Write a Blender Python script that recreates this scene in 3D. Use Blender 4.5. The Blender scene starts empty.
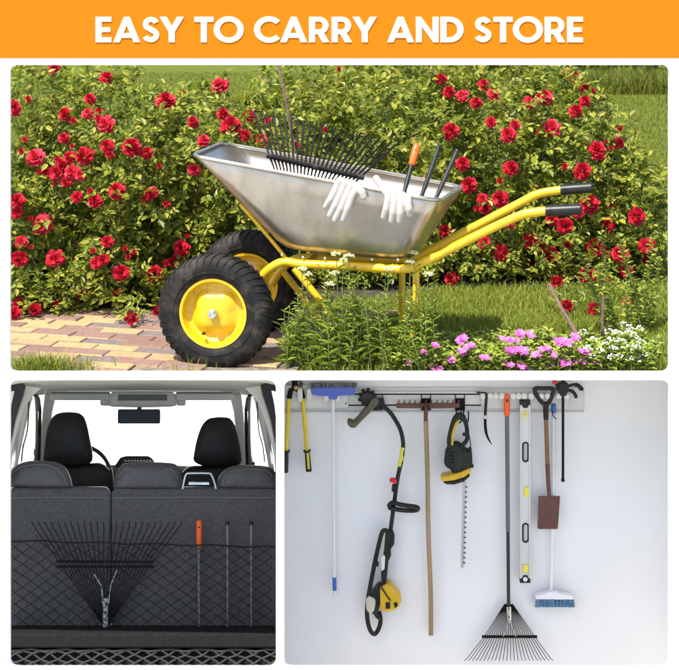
import bpy, bmesh, math, random
import numpy as np
from mathutils import Vector, Matrix
rnd = random.Random(7)
nrs = np.random.RandomState(11)
scn = bpy.context.scene
COL = scn.collection
R = math.radians

# ------------------------------------------------------------------ camera
F = 1400.0            # focal length in photo pixels (photo is 679 wide); horizon at the top edge
cam = bpy.data.cameras.new('camera'); camo = bpy.data.objects.new('camera', cam); COL.objects.link(camo)
cam.sensor_width = 36; cam.lens = F / 679 * 36; cam.shift_y = -335 / 679
camo.rotation_euler = (R(90), 0, 0); cam.clip_start = 0.05; cam.clip_end = 2000
cam.dof.use_dof = True; cam.dof.focus_distance = 5.5; cam.dof.aperture_fstop = 11
scn.camera = camo
# ------------------------------------------------------------------ daylight
SUN_EL, SUN_AZ = R(60), R(35)      # high, in front and to the left
w = bpy.data.worlds.new('World'); scn.world = w; w.use_nodes = True
nt = w.node_tree; bg = nt.nodes['Background']
sk = nt.nodes.new('ShaderNodeTexSky'); sk.sky_type = 'NISHITA'; sk.sun_disc = False
sk.sun_elevation = SUN_EL; sk.sun_rotation = R(180) + SUN_AZ
sk.air_density = 1.0; sk.dust_density = 2.0; sk.ozone_density = 1.0
nt.links.new(sk.outputs[0], bg.inputs[0]); bg.inputs[1].default_value = 0.15
sd = Vector((-math.sin(SUN_AZ) * math.cos(SUN_EL), -math.cos(SUN_AZ) * math.cos(SUN_EL), math.sin(SUN_EL)))
sl = bpy.data.lights.new('sun', 'SUN'); sl.energy = 4.7; sl.angle = R(0.53); sl.color = (1, .95, .86)
slo = bpy.data.objects.new('sun', sl); COL.objects.link(slo)
slo.rotation_euler = sd.to_track_quat('Z', 'Y').to_euler()
scn.view_settings.view_transform = 'Standard'; scn.view_settings.look = 'None'
scn.view_settings.exposure = 1.05; scn.view_settings.gamma = 1; scn.view_settings.use_curve_mapping = False

# ------------------------------------------------------------------ coordinates
CX = 339.5
H = 1.36                                   # eye height above the garden
GZ = -H
def P(px, py, y): return Vector(((px - CX) / F * y, y, -py / F * y))
YW = 5.75                                  # tool wall
def G(px, py, off=0.0): return P(px, py, YW - off)
GP = YW / F                                # metres per pixel on the tool wall
YAW = R(10)
BN = Vector((-math.sin(YAW), -math.cos(YAW), 0)); BE = Vector((math.cos(YAW), -math.sin(YAW), 0))
BP0 = P(216, 311, 5.2)
def B(px, py, t):
    r = Vector((px - CX, F, -py)); return r * ((BN.dot(BP0) - t) / BN.dot(r))
CF = Vector((143 - CX, F, -440)).normalized()
CR = CF.cross(Vector((0, 0, 1))).normalized(); CU = CR.cross(CF).normalized()
RC = Matrix((CR, CF, CU)).transposed()     # columns: right, forward, up of the parked car
CK = 1.14
def C(px, py, d):
    r = Vector((px - CX, F, -py)); return r * (d * CK / CF.dot(r))
CPX = 5.6 / math.sqrt(196.5**2 + F**2 + 440**2)   # metres per pixel at the rear seat

# ------------------------------------------------------------------ materials
def mat(name, col, rough=.5, metal=0., spec=.5, col2=None, nscale=8., nlo=.35, nhi=.65, bump=0., bscale=40.,
        island=None, transl=0., coat=0., detail=6., sheen=0., stretch=None, rvar=0.):
    m = bpy.data.materials.new(name); m.use_nodes = True
    N = m.node_tree.nodes; L = m.node_tree.links; b = N['Principled BSDF']
    b.inputs['Base Color'].default_value = (*col, 1); b.inputs['Roughness'].default_value = rough
    b.inputs['Metallic'].default_value = metal; b.inputs['Specular IOR Level'].default_value = spec
    b.inputs['Coat Weight'].default_value = coat; b.inputs['Sheen Weight'].default_value = sheen
    tc = N.new('ShaderNodeTexCoord'); vec = tc.outputs['Object']
    if stretch:
        mp = N.new('ShaderNodeMapping'); mp.inputs['Scale'].default_value = stretch
        L.new(vec, mp.inputs[0]); vec = mp.outputs[0]
    colout = None
    if island:
        g = N.new('ShaderNodeNewGeometry'); cr = N.new('ShaderNodeValToRGB')
        e = cr.color_ramp.elements
        e[0].position = 0; e[0].color = (*island[0][1], 1); e[1].position = 1; e[1].color = (*island[-1][1], 1)
        for p, c in island[1:-1]:
            q = e.new(p); q.color = (*c, 1)
        if island[0][0] < 0: cr.color_ramp.interpolation = 'CONSTANT'
        L.new(g.outputs['Random Per Island'], cr.inputs[0]); colout = cr.outputs[0]
    nz = None
    if col2 or rvar:
        nz = N.new('ShaderNodeTexNoise'); nz.inputs['Scale'].default_value = nscale; nz.inputs['Detail'].default_value = detail
        nz.inputs['Roughness'].default_value = .6
        L.new(vec, nz.inputs['Vector'])
        mr = N.new('ShaderNodeMapRange'); mr.inputs[1].default_value = nlo; mr.inputs[2].default_value = nhi
        L.new(nz.outputs[0], mr.inputs[0])
    if col2:
        mx = N.new('ShaderNodeMix'); mx.data_type = 'RGBA'
        L.new(mr.outputs[0], mx.inputs[0]); mx.inputs[7].default_value = (*col2, 1)
        if colout:
            L.new(colout, mx.inputs[6]); mx.blend_type = 'MULTIPLY'
        else: mx.inputs[6].default_value = (*col, 1)
        colout = mx.outputs[2]
    if rvar:
        m2 = N.new('ShaderNodeMapRange'); m2.inputs[3].default_value = rough - rvar; m2.inputs[4].default_value = rough + rvar
        L.new(nz.outputs[0], m2.inputs[0]); L.new(m2.outputs[0], b.inputs['Roughness'])
    if colout: L.new(colout, b.inputs['Base Color'])
    if bump:
        bz = N.new('ShaderNodeTexNoise'); bz.inputs['Scale'].default_value = bscale; bz.inputs['Detail'].default_value = 5
        L.new(vec, bz.inputs['Vector'])
        bp = N.new('ShaderNodeBump'); bp.inputs['Strength'].default_value = bump; bp.inputs['Distance'].default_value = .01
        L.new(bz.outputs[0], bp.inputs['Height']); L.new(bp.outputs[0], b.inputs['Normal'])
    if transl:
        t = N.new('ShaderNodeBsdfTranslucent'); t.inputs[0].default_value = (*col, 1)
        if colout: L.new(colout, t.inputs[0])
        ms = N.new('ShaderNodeMixShader'); ms.inputs[0].default_value = transl
        L.new(b.outputs[0], ms.inputs[1]); L.new(t.outputs[0], ms.inputs[2])
        L.new(ms.outputs[0], N['Material Output'].inputs[0])
    return m
def glass(name, tint=(1, 1, 1)):
    m = bpy.data.materials.new(name); m.use_nodes = True; N = m.node_tree.nodes; L = m.node_tree.links
    N.remove(N['Principled BSDF'])
    t = N.new('ShaderNodeBsdfTransparent'); t.inputs[0].default_value = (*tint, 1)
    g = N.new('ShaderNodeBsdfGlossy'); g.inputs['Roughness'].default_value = .02
    fr = N.new('ShaderNodeFresnel'); fr.inputs[0].default_value = 1.45
    ms = N.new('ShaderNodeMixShader'); L.new(fr.outputs[0], ms.inputs[0]); L.new(t.outputs[0], ms.inputs[1]); L.new(g.outputs[0], ms.inputs[2])
    L.new(ms.outputs[0], N['Material Output'].inputs[0]); return m
M = {}
M['white_board'] = mat('white_board', (.83, .83, .82), .45, bump=.03, bscale=120)
M['orange'] = mat('orange_board', (.42, .128, .003), .8, spec=.08, bump=.03, bscale=150)
M['letter'] = mat('white_letter', (.85, .85, .84), .4)
M['concrete'] = mat('concrete', (.42, .41, .38), .9, col2=(.34, .33, .31), nscale=2.5, bump=.15, bscale=30)
M['render'] = mat('white_render', (.75, .74, .71), .85, col2=(.66, .65, .62), nscale=3, bump=.1, bscale=60)
M['wall'] = mat('painted_wall', (.76, .76, .765), .6, col2=(.725, .725, .73), nscale=1.6, bump=.05, bscale=90)
M['soil'] = mat('soil', (.05, .036, .024), .95, col2=(.025, .018, .012), nscale=25, bump=.6, bscale=60)
M['lawn'] = mat('lawn', (.10, .118, .012), .9, col2=(.068, .09, .009), nscale=3.0, bump=.7, bscale=90, detail=12, spec=.1)
M['joint'] = mat('joint_sand', (.22, .18, .13), .95, col2=(.10, .085, .06), nscale=30, bump=.4, bscale=150)
M['brick'] = mat('paver', (.4, .3, .2), .85, island=[(-1, (.38, .27, .125)), (.32, (.20, .115, .09)), (.52, (.35, .24, .12)), (.64, (.165, .13, .12)), (.80, (.23, .135, .105)), (.90, (.34, .30, .26))],
                 col2=(.72, .70, .68), nscale=35, nlo=.35, nhi=.7, bump=.6, bscale=110)
M['tyre'] = mat('rubber', (.007, .0068, .0065), .68, spec=.22, col2=(.06, .05, .04), nscale=16, nlo=.48, nhi=.80, detail=10, bump=.15, bscale=200)
M['yellow'] = mat('yellow_paint', (.60, .37, .005), .36, col2=(.36, .20, .012), nscale=45, nlo=.56, nhi=.74, detail=10, rvar=.08, bump=.06, bscale=70, spec=.5, coat=.2)
M['steel'] = mat('tub_steel', (.48, .45, .40), .31, metal=.94, col2=(.35, .315, .265), nscale=11, nlo=.40, nhi=.70, rvar=.10, bump=.12, bscale=7, detail=10, stretch=(1, 1, .45))
M['chrome'] = mat('bright_steel', (.66, .66, .66), .28, metal=1, col2=(.5, .5, .5), nscale=30)
M['zinc'] = mat('zinc_plate', (.42, .42, .41), .5, metal=.3, col2=(.32, .32, .31), nscale=30)
M['gripblk'] = mat('black_grip', (.006, .006, .006), .42, spec=.35, col2=(.011, .011, .010), nscale=30)
M['blackpaint'] = mat('black_paint', (.005, .005, .005), .6, spec=.15)
M['pole'] = mat('pole_metal', (.016, .016, .017), .3, metal=.2, spec=.6)
M['polegrey'] = mat('grey_pole', (.13, .13, .135), .35, metal=.5)
M['orangegrip'] = mat('orange_grip', (.80, .11, .012), .42)
M['glove'] = mat('white_glove', (.33, .32, .295), .85, bump=.25, bscale=300, sheen=.2)
M['leaf'] = mat('rose_leaf', (.1, .13, .02), .42, spec=.3, transl=.42, island=[(0, (.080, .120, .013)), (.3, (.150, .195, .020)), (.6, (.24, .27, .027)), (.85, (.33, .33, .042)), (.97, (.38, .36, .06)), (1, (.24, .14, .04))])
M['leaf2'] = mat('weed_leaf', (.1, .13, .02), .5, spec=.3, transl=.30, island=[(0, (.11, .18, .016)), (.5, (.20, .28, .026)), (1, (.30, .36, .05))])
M['leaf3'] = mat('cover_leaf', (.1, .13, .02), .5, spec=.3, transl=.30, island=[(0, (.12, .18, .018)), (.5, (.22, .28, .03)), (1, (.34, .36, .06))])
M['stem'] = mat('green_stem', (.13, .16, .04), .7, col2=(.08, .085, .03), nscale=20)
M['bark'] = mat('stick_bark', (.17, .11, .075), .9, col2=(.09, .06, .04), nscale=40, bump=.5, bscale=90)
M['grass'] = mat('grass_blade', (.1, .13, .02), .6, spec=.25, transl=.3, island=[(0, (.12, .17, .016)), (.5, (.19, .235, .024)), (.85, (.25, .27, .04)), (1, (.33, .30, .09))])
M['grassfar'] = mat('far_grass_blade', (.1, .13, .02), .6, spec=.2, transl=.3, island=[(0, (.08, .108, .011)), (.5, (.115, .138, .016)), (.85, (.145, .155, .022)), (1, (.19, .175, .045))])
M['petal'] = mat('rose_petal', (.52, .012, .018), .55, spec=.25, transl=.25, island=[(0, (.34, .004, .016)), (.5, (.52, .009, .030)), (1, (.66, .035, .060))])
M['bud'] = mat('rose_bud', (.24, .2, .06), .6, island=[(0, (.10, .13, .03)), (.6, (.30, .26, .09)), (1, (.45, .28, .16))])
M['pink'] = mat('pink_petal', (.62, .10, .42), .6, transl=.25, island=[(0, (.52, .06, .36)), (1, (.72, .22, .52))])
M['whitefl'] = mat('white_floret', (.78, .76, .70), .7, transl=.2)
M['yarrow'] = mat('pale_floret', (.40, .40, .20), .8, island=[(0, (.25, .28, .10)), (1, (.55, .54, .33))])
# ------------------------------------------------------------------ geometry helpers
def put_mesh(name, me, parent, m):
    if m: me.materials.append(M[m] if isinstance(m, str) else m)
    o = bpy.data.objects.new(name, me); COL.objects.link(o)
    if parent is not None: o.parent = parent
    return o
def world_of(o):
    mw = Matrix.LocRotScale(o.location, o.rotation_euler, None)
    return (world_of(o.parent) @ mw) if o.parent else mw
class MB:
    def __init__(s): s.v = []; s.f = []
    def add(s, vs, fs):
        n = len(s.v); s.v += [Vector(a) for a in vs]; s.f += [tuple(i + n for i in f) for f in fs]
    def box(s, c, size, rot=None):
        c = Vector(c); hx, hy, hz = [a / 2 for a in size]
        vs = [Vector((x, y, z)) for x in (-hx, hx) for y in (-hy, hy) for z in (-hz, hz)]
        if rot is not None: vs = [rot @ v for v in vs]
        s.add([c + v for v in vs], [(0, 1, 3, 2), (4, 6, 7, 5), (0, 4, 5, 1), (2, 3, 7, 6), (0, 2, 6, 4), (1, 5, 7, 3)]); return s
    def span(s, a, b):
        a, b = Vector(a), Vector(b); return s.box((a + b) / 2, [abs(q) for q in (b - a)])
    def tube(s, path, r, n=10, closed=False, flat=None, cap=True):
        pts = [Vector(p) for p in path]; k = len(pts)
        rs = r if isinstance(r, (list, tuple)) else [r] * k
        T = []
        for i in range(k):
            a = pts[(i - 1) % k] if (closed or i > 0) else pts[i]; b = pts[(i + 1) % k] if (closed or i < k - 1) else pts[i]
            d = (b - a); T.append(d.normalized() if d.length > 1e-9 else Vector((0, 0, 1)))
        up = Vector((0, -1, 0)) if abs(T[0].y) < .9 else Vector((0, 0, 1))
        if flat is not None: up = Vector(flat[2])
        u = (up - T[0] * up.dot(T[0])).normalized(); vs = []
        for i in range(k):
            if flat is not None: up2 = Vector(flat[2]); u = (up2 - T[i] * up2.dot(T[i]))
            else: u = u - T[i] * u.dot(T[i])
            u = u.normalized() if u.length > 1e-6 else T[i].orthogonal().normalized(); q = T[i].cross(u)
            fu, fq = (flat[0], flat[1]) if flat is not None else (1, 1)
            for j in range(n):
                a = 2 * math.pi * (j + .5) / n; vs.append(pts[i] + (u * math.cos(a) * fu + q * math.sin(a) * fq) * rs[i])
        fs = []
        for i in range(k if closed else k - 1):
            for j in range(n):
                a, b = i * n, ((i + 1) % k) * n; fs.append((a + j, a + (j + 1) % n, b + (j + 1) % n, b + j))
        if cap and not closed:
            fs.append(tuple(reversed(range(n)))); fs.append(tuple((k - 1) * n + j for j in range(n)))
        s.add(vs, fs); return s
    def lathe(s, prof, o, ax, n=32, close=True):
        o = Vector(o); ax = Vector(ax).normalized(); u = ax.orthogonal().normalized(); q = ax.cross(u); vs = []
        for (r, h) in prof:
            for j in range(n):
                a = 2 * math.pi * j / n; vs.append(o + ax * h + (u * math.cos(a) + q * math.sin(a)) * r)
        fs = []; k = len(prof)
        for i in range(k - 1):
            for j in range(n): fs.append((i * n + j, i * n + (j + 1) % n, (i + 1) * n + (j + 1) % n, (i + 1) * n + j))
        if close:
            fs.append(tuple(reversed(range(n)))); fs.append(tuple((k - 1) * n + j for j in range(n)))
        s.add(vs, fs); return s
    def sphere(s, c, r, n=14, m=9, rot=None):
        c = Vector(c); r = (r, r, r) if isinstance(r, (int, float)) else r; vs = []
        def T(x, y, z):
            v = Vector((x * r[0], y * r[1], z * r[2])); return c + (rot @ v if rot is not None else v)
        vs.append(T(0, 0, 1))
        for i in range(1, m):
            t = math.pi * i / m
            for j in range(n):
                p = 2 * math.pi * j / n; vs.append(T(math.sin(t) * math.cos(p), math.sin(t) * math.sin(p), math.cos(t)))
        vs.append(T(0, 0, -1)); fs = []
        for j in range(n): fs.append((0, 1 + j, 1 + (j + 1) % n)); fs.append((len(vs) - 1, 1 + (m - 2) * n + (j + 1) % n, 1 + (m - 2) * n + j))
        for i in range(m - 2):
            for j in range(n):
                a = 1 + i * n; fs.append((a + j, a + n + j, a + n + (j + 1) % n, a + (j + 1) % n))
        s.add(vs, fs); return s
    def prism(s, pts, off):
        pts = [Vector(p) for p in pts]; off = Vector(off); n = len(pts)
        vs = pts + [p + off for p in pts]
        fs = [tuple(range(n)), tuple(reversed(range(n, 2 * n)))] + [(i, i + n, (i + 1) % n + n, (i + 1) % n) for i in range(n)]
        s.add(vs, fs); return s
    def loft(s, loops, cap0=True, cap1=True):
        n = len(loops[0]); vs = [p for l in loops for p in l]; fs = []
        for i in range(len(loops) - 1):
            for j in range(n): fs.append((i * n + j, i * n + (j + 1) % n, (i + 1) * n + (j + 1) % n, (i + 1) * n + j))
        if cap0: fs.append(tuple(reversed(range(n))))
        if cap1: fs.append(tuple((len(loops) - 1) * n + j for j in range(n)))
        s.add(vs, fs); return s
    def build(s, name, m, parent=None, ang=38, bevel=0, bseg=2, sub=0, recalc=True):
        vs = s.v
        if parent is not None:
            inv = world_of(parent).inverted(); vs = [inv @ v for v in vs]
        me = bpy.data.meshes.new(name); me.from_pydata([tuple(v) for v in vs], [], s.f)
        if recalc:
            bm = bmesh.new(); bm.from_mesh(me); bmesh.ops.recalc_face_normals(bm, faces=bm.faces); bm.to_mesh(me); bm.free()
        me.polygons.foreach_set('use_smooth', [True] * len(me.polygons))
        if not sub: me.set_sharp_from_angle(angle=R(ang))
        o = put_mesh(name, me, parent, m)
        if bevel:
            b = o.modifiers.new('bevel', 'BEVEL'); b.width = bevel; b.segments = bseg; b.limit_method = 'ANGLE'; b.angle_limit = R(35); b.harden_normals = False
        if sub:
            b = o.modifiers.new('sub', 'SUBSURF'); b.levels = sub; b.render_levels = sub
        return o
def tag(o, label=None, cat=None, group=None, kind=None):
    if label: o['label'] = label
    if cat: o['category'] = cat
    if group: o['group'] = group
    if kind: o['kind'] = kind
    return o
def thing(name, loc, label, cat, group=None, rot=(0, 0, 0)):
    o = bpy.data.objects.new(name, None); COL.objects.link(o); o.location = loc; o.rotation_euler = rot; o.empty_display_size = .05
    return tag(o, label, cat, group)
def struct(o): o['kind'] = 'structure'; return o
def bulk(name, V, Fc, m, parent=None):
    V = np.asarray(V, dtype=np.float32).reshape(-1, 3)
    if parent is not None:
        inv = np.array(world_of(parent).inverted()); V = V @ inv[:3, :3].T.astype(np.float32) + inv[:3, 3].astype(np.float32)
    Fc = np.asarray(Fc, dtype=np.int32); nf, k = Fc.shape
    me = bpy.data.meshes.new(name); me.vertices.add(len(V)); me.vertices.foreach_set('co', V.ravel())
    me.loops.add(nf * k); me.loops.foreach_set('vertex_index', Fc.ravel())
    me.polygons.add(nf); me.polygons.foreach_set('loop_start', np.arange(nf, dtype=np.int32) * k)
    me.update(calc_edges=True); me.validate()
    me.polygons.foreach_set('use_smooth', np.zeros(len(me.polygons), dtype=bool))
    return put_mesh(name, me, parent, m)
def nrm(a): return a / np.maximum(np.linalg.norm(a, axis=1, keepdims=True), 1e-9)
LEAF_OUT = [(0, 0, 0), (.30, .22, .07), (.34, .60, .06), (0, 1, -.10), (-.34, .60, .06), (-.30, .22, .07)]
def leaf_arrays(base, d, n, L, W, fold=1.0):
    base = np.asarray(base); d = nrm(np.asarray(d)); n = np.asarray(n); s = nrm(np.cross(d, n)); n = np.cross(s, d)
    L = np.asarray(L)[:, None]; W = np.asarray(W)[:, None]; vs = []
    for (x, y, z) in LEAF_OUT: vs.append(base + s * (x * W) + d * (y * L) + n * (z * L * fold))
    V = np.stack(vs, 1).reshape(-1, 3); k = len(base); i = np.arange(k)[:, None] * 6
    Fc = np.concatenate([i + np.array([[0, 1, 2, 3]]), i + np.array([[0, 3, 4, 5]])], 0)
    return V, Fc
def fill_curve(name, loops, depth, m, parent, y, bevel=0.0):
    """flat outline in (x, z) metres with holes, extruded along y (front face at y)"""
    cu = bpy.data.curves.new(name, 'CURVE'); cu.dimensions = '2D'; cu.fill_mode = 'BOTH'; cu.extrude = depth / 2
    cu.bevel_depth = bevel; cu.bevel_resolution = 2
    for lp in loops:
        sp = cu.splines.new('POLY'); sp.points.add(len(lp) - 1); sp.use_cyclic_u = True
        for p, (x, z) in zip(sp.points, lp): p.co = (x, z, 0, 1)
    tmp = bpy.data.objects.new(name, cu); COL.objects.link(tmp)
    dg = bpy.context.evaluated_depsgraph_get(); me = bpy.data.meshes.new_from_object(tmp.evaluated_get(dg))
    bpy.data.objects.remove(tmp); bpy.data.curves.remove(cu)
    me.transform(Matrix.Translation((0, y + depth / 2, 0)) @ Matrix.Rotation(R(90), 4, 'X'))
    if parent is not None: me.transform(world_of(parent).inverted())
    me.materials.clear(); me.name = name
    return put_mesh(name, me, parent, m)
def blob(name, caps, voxel, m, parent=None, smooth=6):
    mb = MB()
    for (a, b, ra, rb) in caps:
        a, b = Vector(a), Vector(b); mb.sphere(a, ra, 12, 8); mb.sphere(b, rb, 12, 8); mb.tube([a, b], [ra, rb], 12)
    o = mb.build(name, None, None)
    md = o.modifiers.new('remesh', 'REMESH'); md.mode = 'VOXEL'; md.voxel_size = voxel
    sm = o.modifiers.new('smooth', 'SMOOTH'); sm.factor = .5; sm.iterations = smooth
    dg = bpy.context.evaluated_depsgraph_get(); me = bpy.data.meshes.new_from_object(o.evaluated_get(dg))
    old = o.data; bpy.data.objects.remove(o); bpy.data.meshes.remove(old)
    if parent is not None: me.transform(world_of(parent).inverted())
    me.polygons.foreach_set('use_smooth', [True] * len(me.polygons)); me.name = name
    return put_mesh(name, me, parent, m)
def rrect(x0, z0, x1, z1, r, n=7):
    pts = []
    for (cx, cz, a0) in ((x1 - r, z0 + r, -90), (x1 - r, z1 - r, 0), (x0 + r, z1 - r, 90), (x0 + r, z0 + r, 180)):
        for i in range(n): a = R(a0 + 90 * i / (n - 1)); pts.append((cx + r * math.cos(a), cz + r * math.sin(a)))
    return pts
def arc(cx, cy, rx, ry, a0, a1, n=18): return [(cx + rx * math.cos(R(a0 + (a1 - a0) * i / n)), cy + ry * math.sin(R(a0 + (a1 - a0) * i / n))) for i in range(n + 1)]
def smooth_path(pts, k=6):
    pts = [Vector(p) for p in pts]; out = []
    for i in range(len(pts) - 1):
        p0 = pts[max(i - 1, 0)]; p1 = pts[i]; p2 = pts[i + 1]; p3 = pts[min(i + 2, len(pts) - 1)]
        for j in range(k):
            t = j / k; out.append(.5 * ((2 * p1) + (p2 - p0) * t + (2 * p0 - 5 * p1 + 4 * p2 - p3) * t * t + (3 * p1 - p0 - 3 * p2 + p3) * t ** 3))
    out.append(pts[-1]); return out

# =================================================================== THE STAND AND THE TERRACE
PZ = -3.2                                                # plaza level in front of the terrace
struct(MB().box((0, 0, PZ - .05), (600, 600, .1)).build('ground', 'concrete'))
# white display stand with three rounded openings, an orange sign across its top
YF = 4.0; k = YF / F
def fx(px): return (px - CX) * k
def fz(py): return -py * k
st = thing('display_stand', (0, YF, PZ), 'tall white display stand with one wide rounded opening above two smaller ones', 'display stand')
fill_curve('front_panel', [[(fx(-14), PZ + .001), (fx(693), PZ + .001), (fx(693), fz(58.2)), (fx(-14), fz(58.2))], rrect(fx(9.5), fz(372.5), fx(669.5), fz(65), 7 * k),
           rrect(fx(9.5), fz(668.2), fx(276), fz(380), 8 * k), rrect(fx(284), fz(668.2), fx(669.5), fz(380), 8 * k)], .018, 'white_board', st, YF)
sg = thing('header_sign', (0, YF, fz(58)), 'orange sign board across the top reading EASY TO CARRY AND STORE in white capitals', 'sign')
MB().span((fx(-14), YF - .004, fz(58)), (fx(693), YF + .022, fz(-18))).build('sign_board', 'orange', sg)
GL = {
 'E': (.56, [[(0, 0), (.56, 0), (.56, .185), (.21, .185), (.21, .405), (.52, .405), (.52, .585), (.21, .585), (.21, .815), (.56, .815), (.56, 1), (0, 1)]]),
 'T': (.68, [[(.235, 0), (.445, 0), (.445, .805), (.68, .805), (.68, 1), (0, 1), (0, .805), (.235, .805)]]),
 'Y': (.86, [[(.325, 0), (.535, 0), (.535, .41), (.86, 1), (.62, 1), (.43, .63), (.24, 1), (0, 1), (.325, .41)]]),
 'N': (.80, [[(0, 0), (.205, 0), (.205, .63), (.62, 0), (.80, 0), (.80, 1), (.595, 1), (.595, .37), (.18, 1), (0, 1)]]),
 'A': (.95, [[(0, 0), (.22, 0), (.285, .175), (.665, .175), (.73, 0), (.95, 0), (.575, 1), (.375, 1)], [(.355, .355), (.595, .355), (.475, .68)]]),
 'O': (1.06, [arc(.53, .5, .53, .52, 0, 350, 35), arc(.53, .5, .32, .325, 0, 350, 35)]),
 'C': (.93, [arc(.53, .5, .53, .52, 42, 318, 30) + arc(.53, .5, .32, .325, 318, 42, 30)]),
 'D': (.82, [[(0, 0)] + arc(.34, .5, .48, .5, -90, 90) + [(0, 1)], [(.21, .19)] + arc(.33, .5, .275, .31, -90, 90) + [(.21, .81)]]),
 'R': (.72, [[(0, 0), (.21, 0), (.21, .32), (.31, .32), (.48, 0), (.72, 0), (.53, .36)] + arc(.36, .66, .33, .34, -48, 90) + [(0, 1)], [(.21, .50)] + arc(.36, .66, .13, .16, -90, 90) + [(.21, .82)]]),
}
cl = arc(.325, .715, .19, .185, 20, 250, 16) + arc(.315, .285, .205, .185, 70, -160, 16)
def offs(cl, w):
    a, b = [], []
    for i, (x, y) in enumerate(cl):
        x0, y0 = cl[max(i - 1, 0)]; x1, y1 = cl[min(i + 1, len(cl) - 1)]; l = math.hypot(x1 - x0, y1 - y0); nx, ny = -(y1 - y0) / l, (x1 - x0) / l
        a.append((x + nx * w, y + ny * w)); b.append((x - nx * w, y - ny * w))
    return a + b[::-1]
GL['S'] = (.62, [offs(cl, .096)])
txt = 'EASY TO CARRY AND STORE'; gap = .075; nat = sum(.30 if c == ' ' else GL[c][0] + gap for c in txt) - gap
KERN = {'AS': -.01, 'SY': -.06, 'TO': -.06, 'RY': -.05, 'CA': -.07, 'AR': 0.0, 'RR': .01}
nat += sum(KERN.get(txt[i:i + 2], 0) for i in range(len(txt) - 1))
cap = 25.2; sx = 486.5 / nat; x = 96.0
for i, c in enumerate(txt):
    if c == ' ': x += .30 * sx; continue
    gw, loops = GL[c]
    fill_curve('letter', [[(fx(x + a * sx), fz(42.2 - b * cap)) for a, b in lp] for lp in loops], .0025, 'letter', sg, YF - .0068)
    x += (gw + gap + KERN.get(txt[i:i + 2], 0)) * sx
# terrace that carries the garden; niches for the car and the tools are left open below it
YE = 5.08
struct(MB().span((-14, YE, GZ - .018), (14, 60, GZ - .003)).build('terrace_slab', 'render'))
XL, XP, XR = -1.75, -.240, 1.42
def wall(name, a, b, m, label): return tag(MB().span(a, b).build(name, m, None), label, 'wall')
wall('retaining_wall', (XR, YE + .004, PZ), (14, YW + .11, GZ - .0185), 'render', 'white rendered retaining wall to the right of the tool niche under the garden')
wall('retaining_wall', (-14, YE + .004, PZ), (XL, 9.6, GZ - .0185), 'render', 'white rendered retaining wall to the left of the car niche under the garden')
wall('partition_wall', (XP, 5.36, PZ), (XP + .012, 9.6, GZ - .0185), 'wall', 'thin partition between the car niche and the tool wall')
wall('tool_wall', (XP + .0125, YW, PZ), (XR - .0005, YW + .1, GZ - .0185), 'wall', 'pale grey blue wall on which the garden tools hang')
# lawn, soil and paving
lw = MB(); lw.add([(-40, YE, GZ), (40, YE, GZ), (40, 60, GZ), (-40, 60, GZ)], [(0, 1, 2, 3)]); struct(lw.build('lawn', 'lawn'))
sb = MB(); soil_pts = [(-2.6, 6.12), (-.9, 6.1), (.2, 6.35), (.5, 6.62), (1.3, 6.62), (1.62, 6.8), (1.55, 7.2), (1.2, 7.5), (0, 7.6), (-1.2, 7.4), (-2.6, 7.3)]
sb.add([(x, y, GZ + .004) for x, y in soil_pts], [tuple(range(len(soil_pts)))]); struct(sb.build('soil_bed', 'soil'))
jb = MB(); jp = [(-2.6, YE), (-.16, YE), (-.12, 5.4), (.1, 5.75), (.25, 6.05), (-.9, 6.1), (-2.6, 6.12)]
jb.add([(x, y, GZ + .008) for x, y in jp], [tuple(range(len(jp)))]); struct(jb.build('paving_bed', 'joint'))
def inside(x, y, poly):
    c = False; j = len(poly) - 1
    for i in range(len(poly)):
        xi, yi = poly[i]; xj, yj = poly[j]
        if (yi > y) != (yj > y) and x < (xj - xi) * (y - yi) / (yj - yi) + xi: c = not c
        j = i
    return c
pv = MB(); BL, BW = .172, .086; pr = Matrix.Rotation(R(-14), 3, 'Z'); org = Vector((-1.2, 5.5, 0))
for i in range(-16, 17):
    for j in range(-16, 16):
        x0 = i * BL + (.5 * BL if j % 2 else 0) + rnd.uniform(-.002, .002); y0 = j * BW
        c = org + pr @ Vector((x0, y0, 0))
        if all(inside((c + pr @ Vector((a, b, 0))).x, (c + pr @ Vector((a, b, 0))).y, [(-2.6, YE + .0), (-.10, YE), (-.02, 5.4), (.16, 5.75), (.3, 6.1), (-.9, 6.14), (-2.6, 6.16)]) for a in (-.08, .08) for b in (-.035, .035)):
            g = .0035; z = GZ + .016 + rnd.uniform(-.003, .003); hx, hy = BL / 2 - g / 2, BW / 2 - g / 2; e = .004
            top = [c + pr @ Vector((a * (hx - e), b * (hy - e), 0)) + Vector((0, 0, z)) for a, b in ((-1, -1), (1, -1), (1, 1), (-1, 1))]
            low = [c + pr @ Vector((a * hx, b * hy, 0)) + Vector((0, 0, z - e)) for a, b in ((-1, -1), (1, -1), (1, 1), (-1, 1))]
            bot = [q - Vector((0, 0, .02)) for q in low]
            pv.loft([bot, low, top], False, True)
struct(pv.build('brick_paving', 'brick', ang=20))

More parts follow.
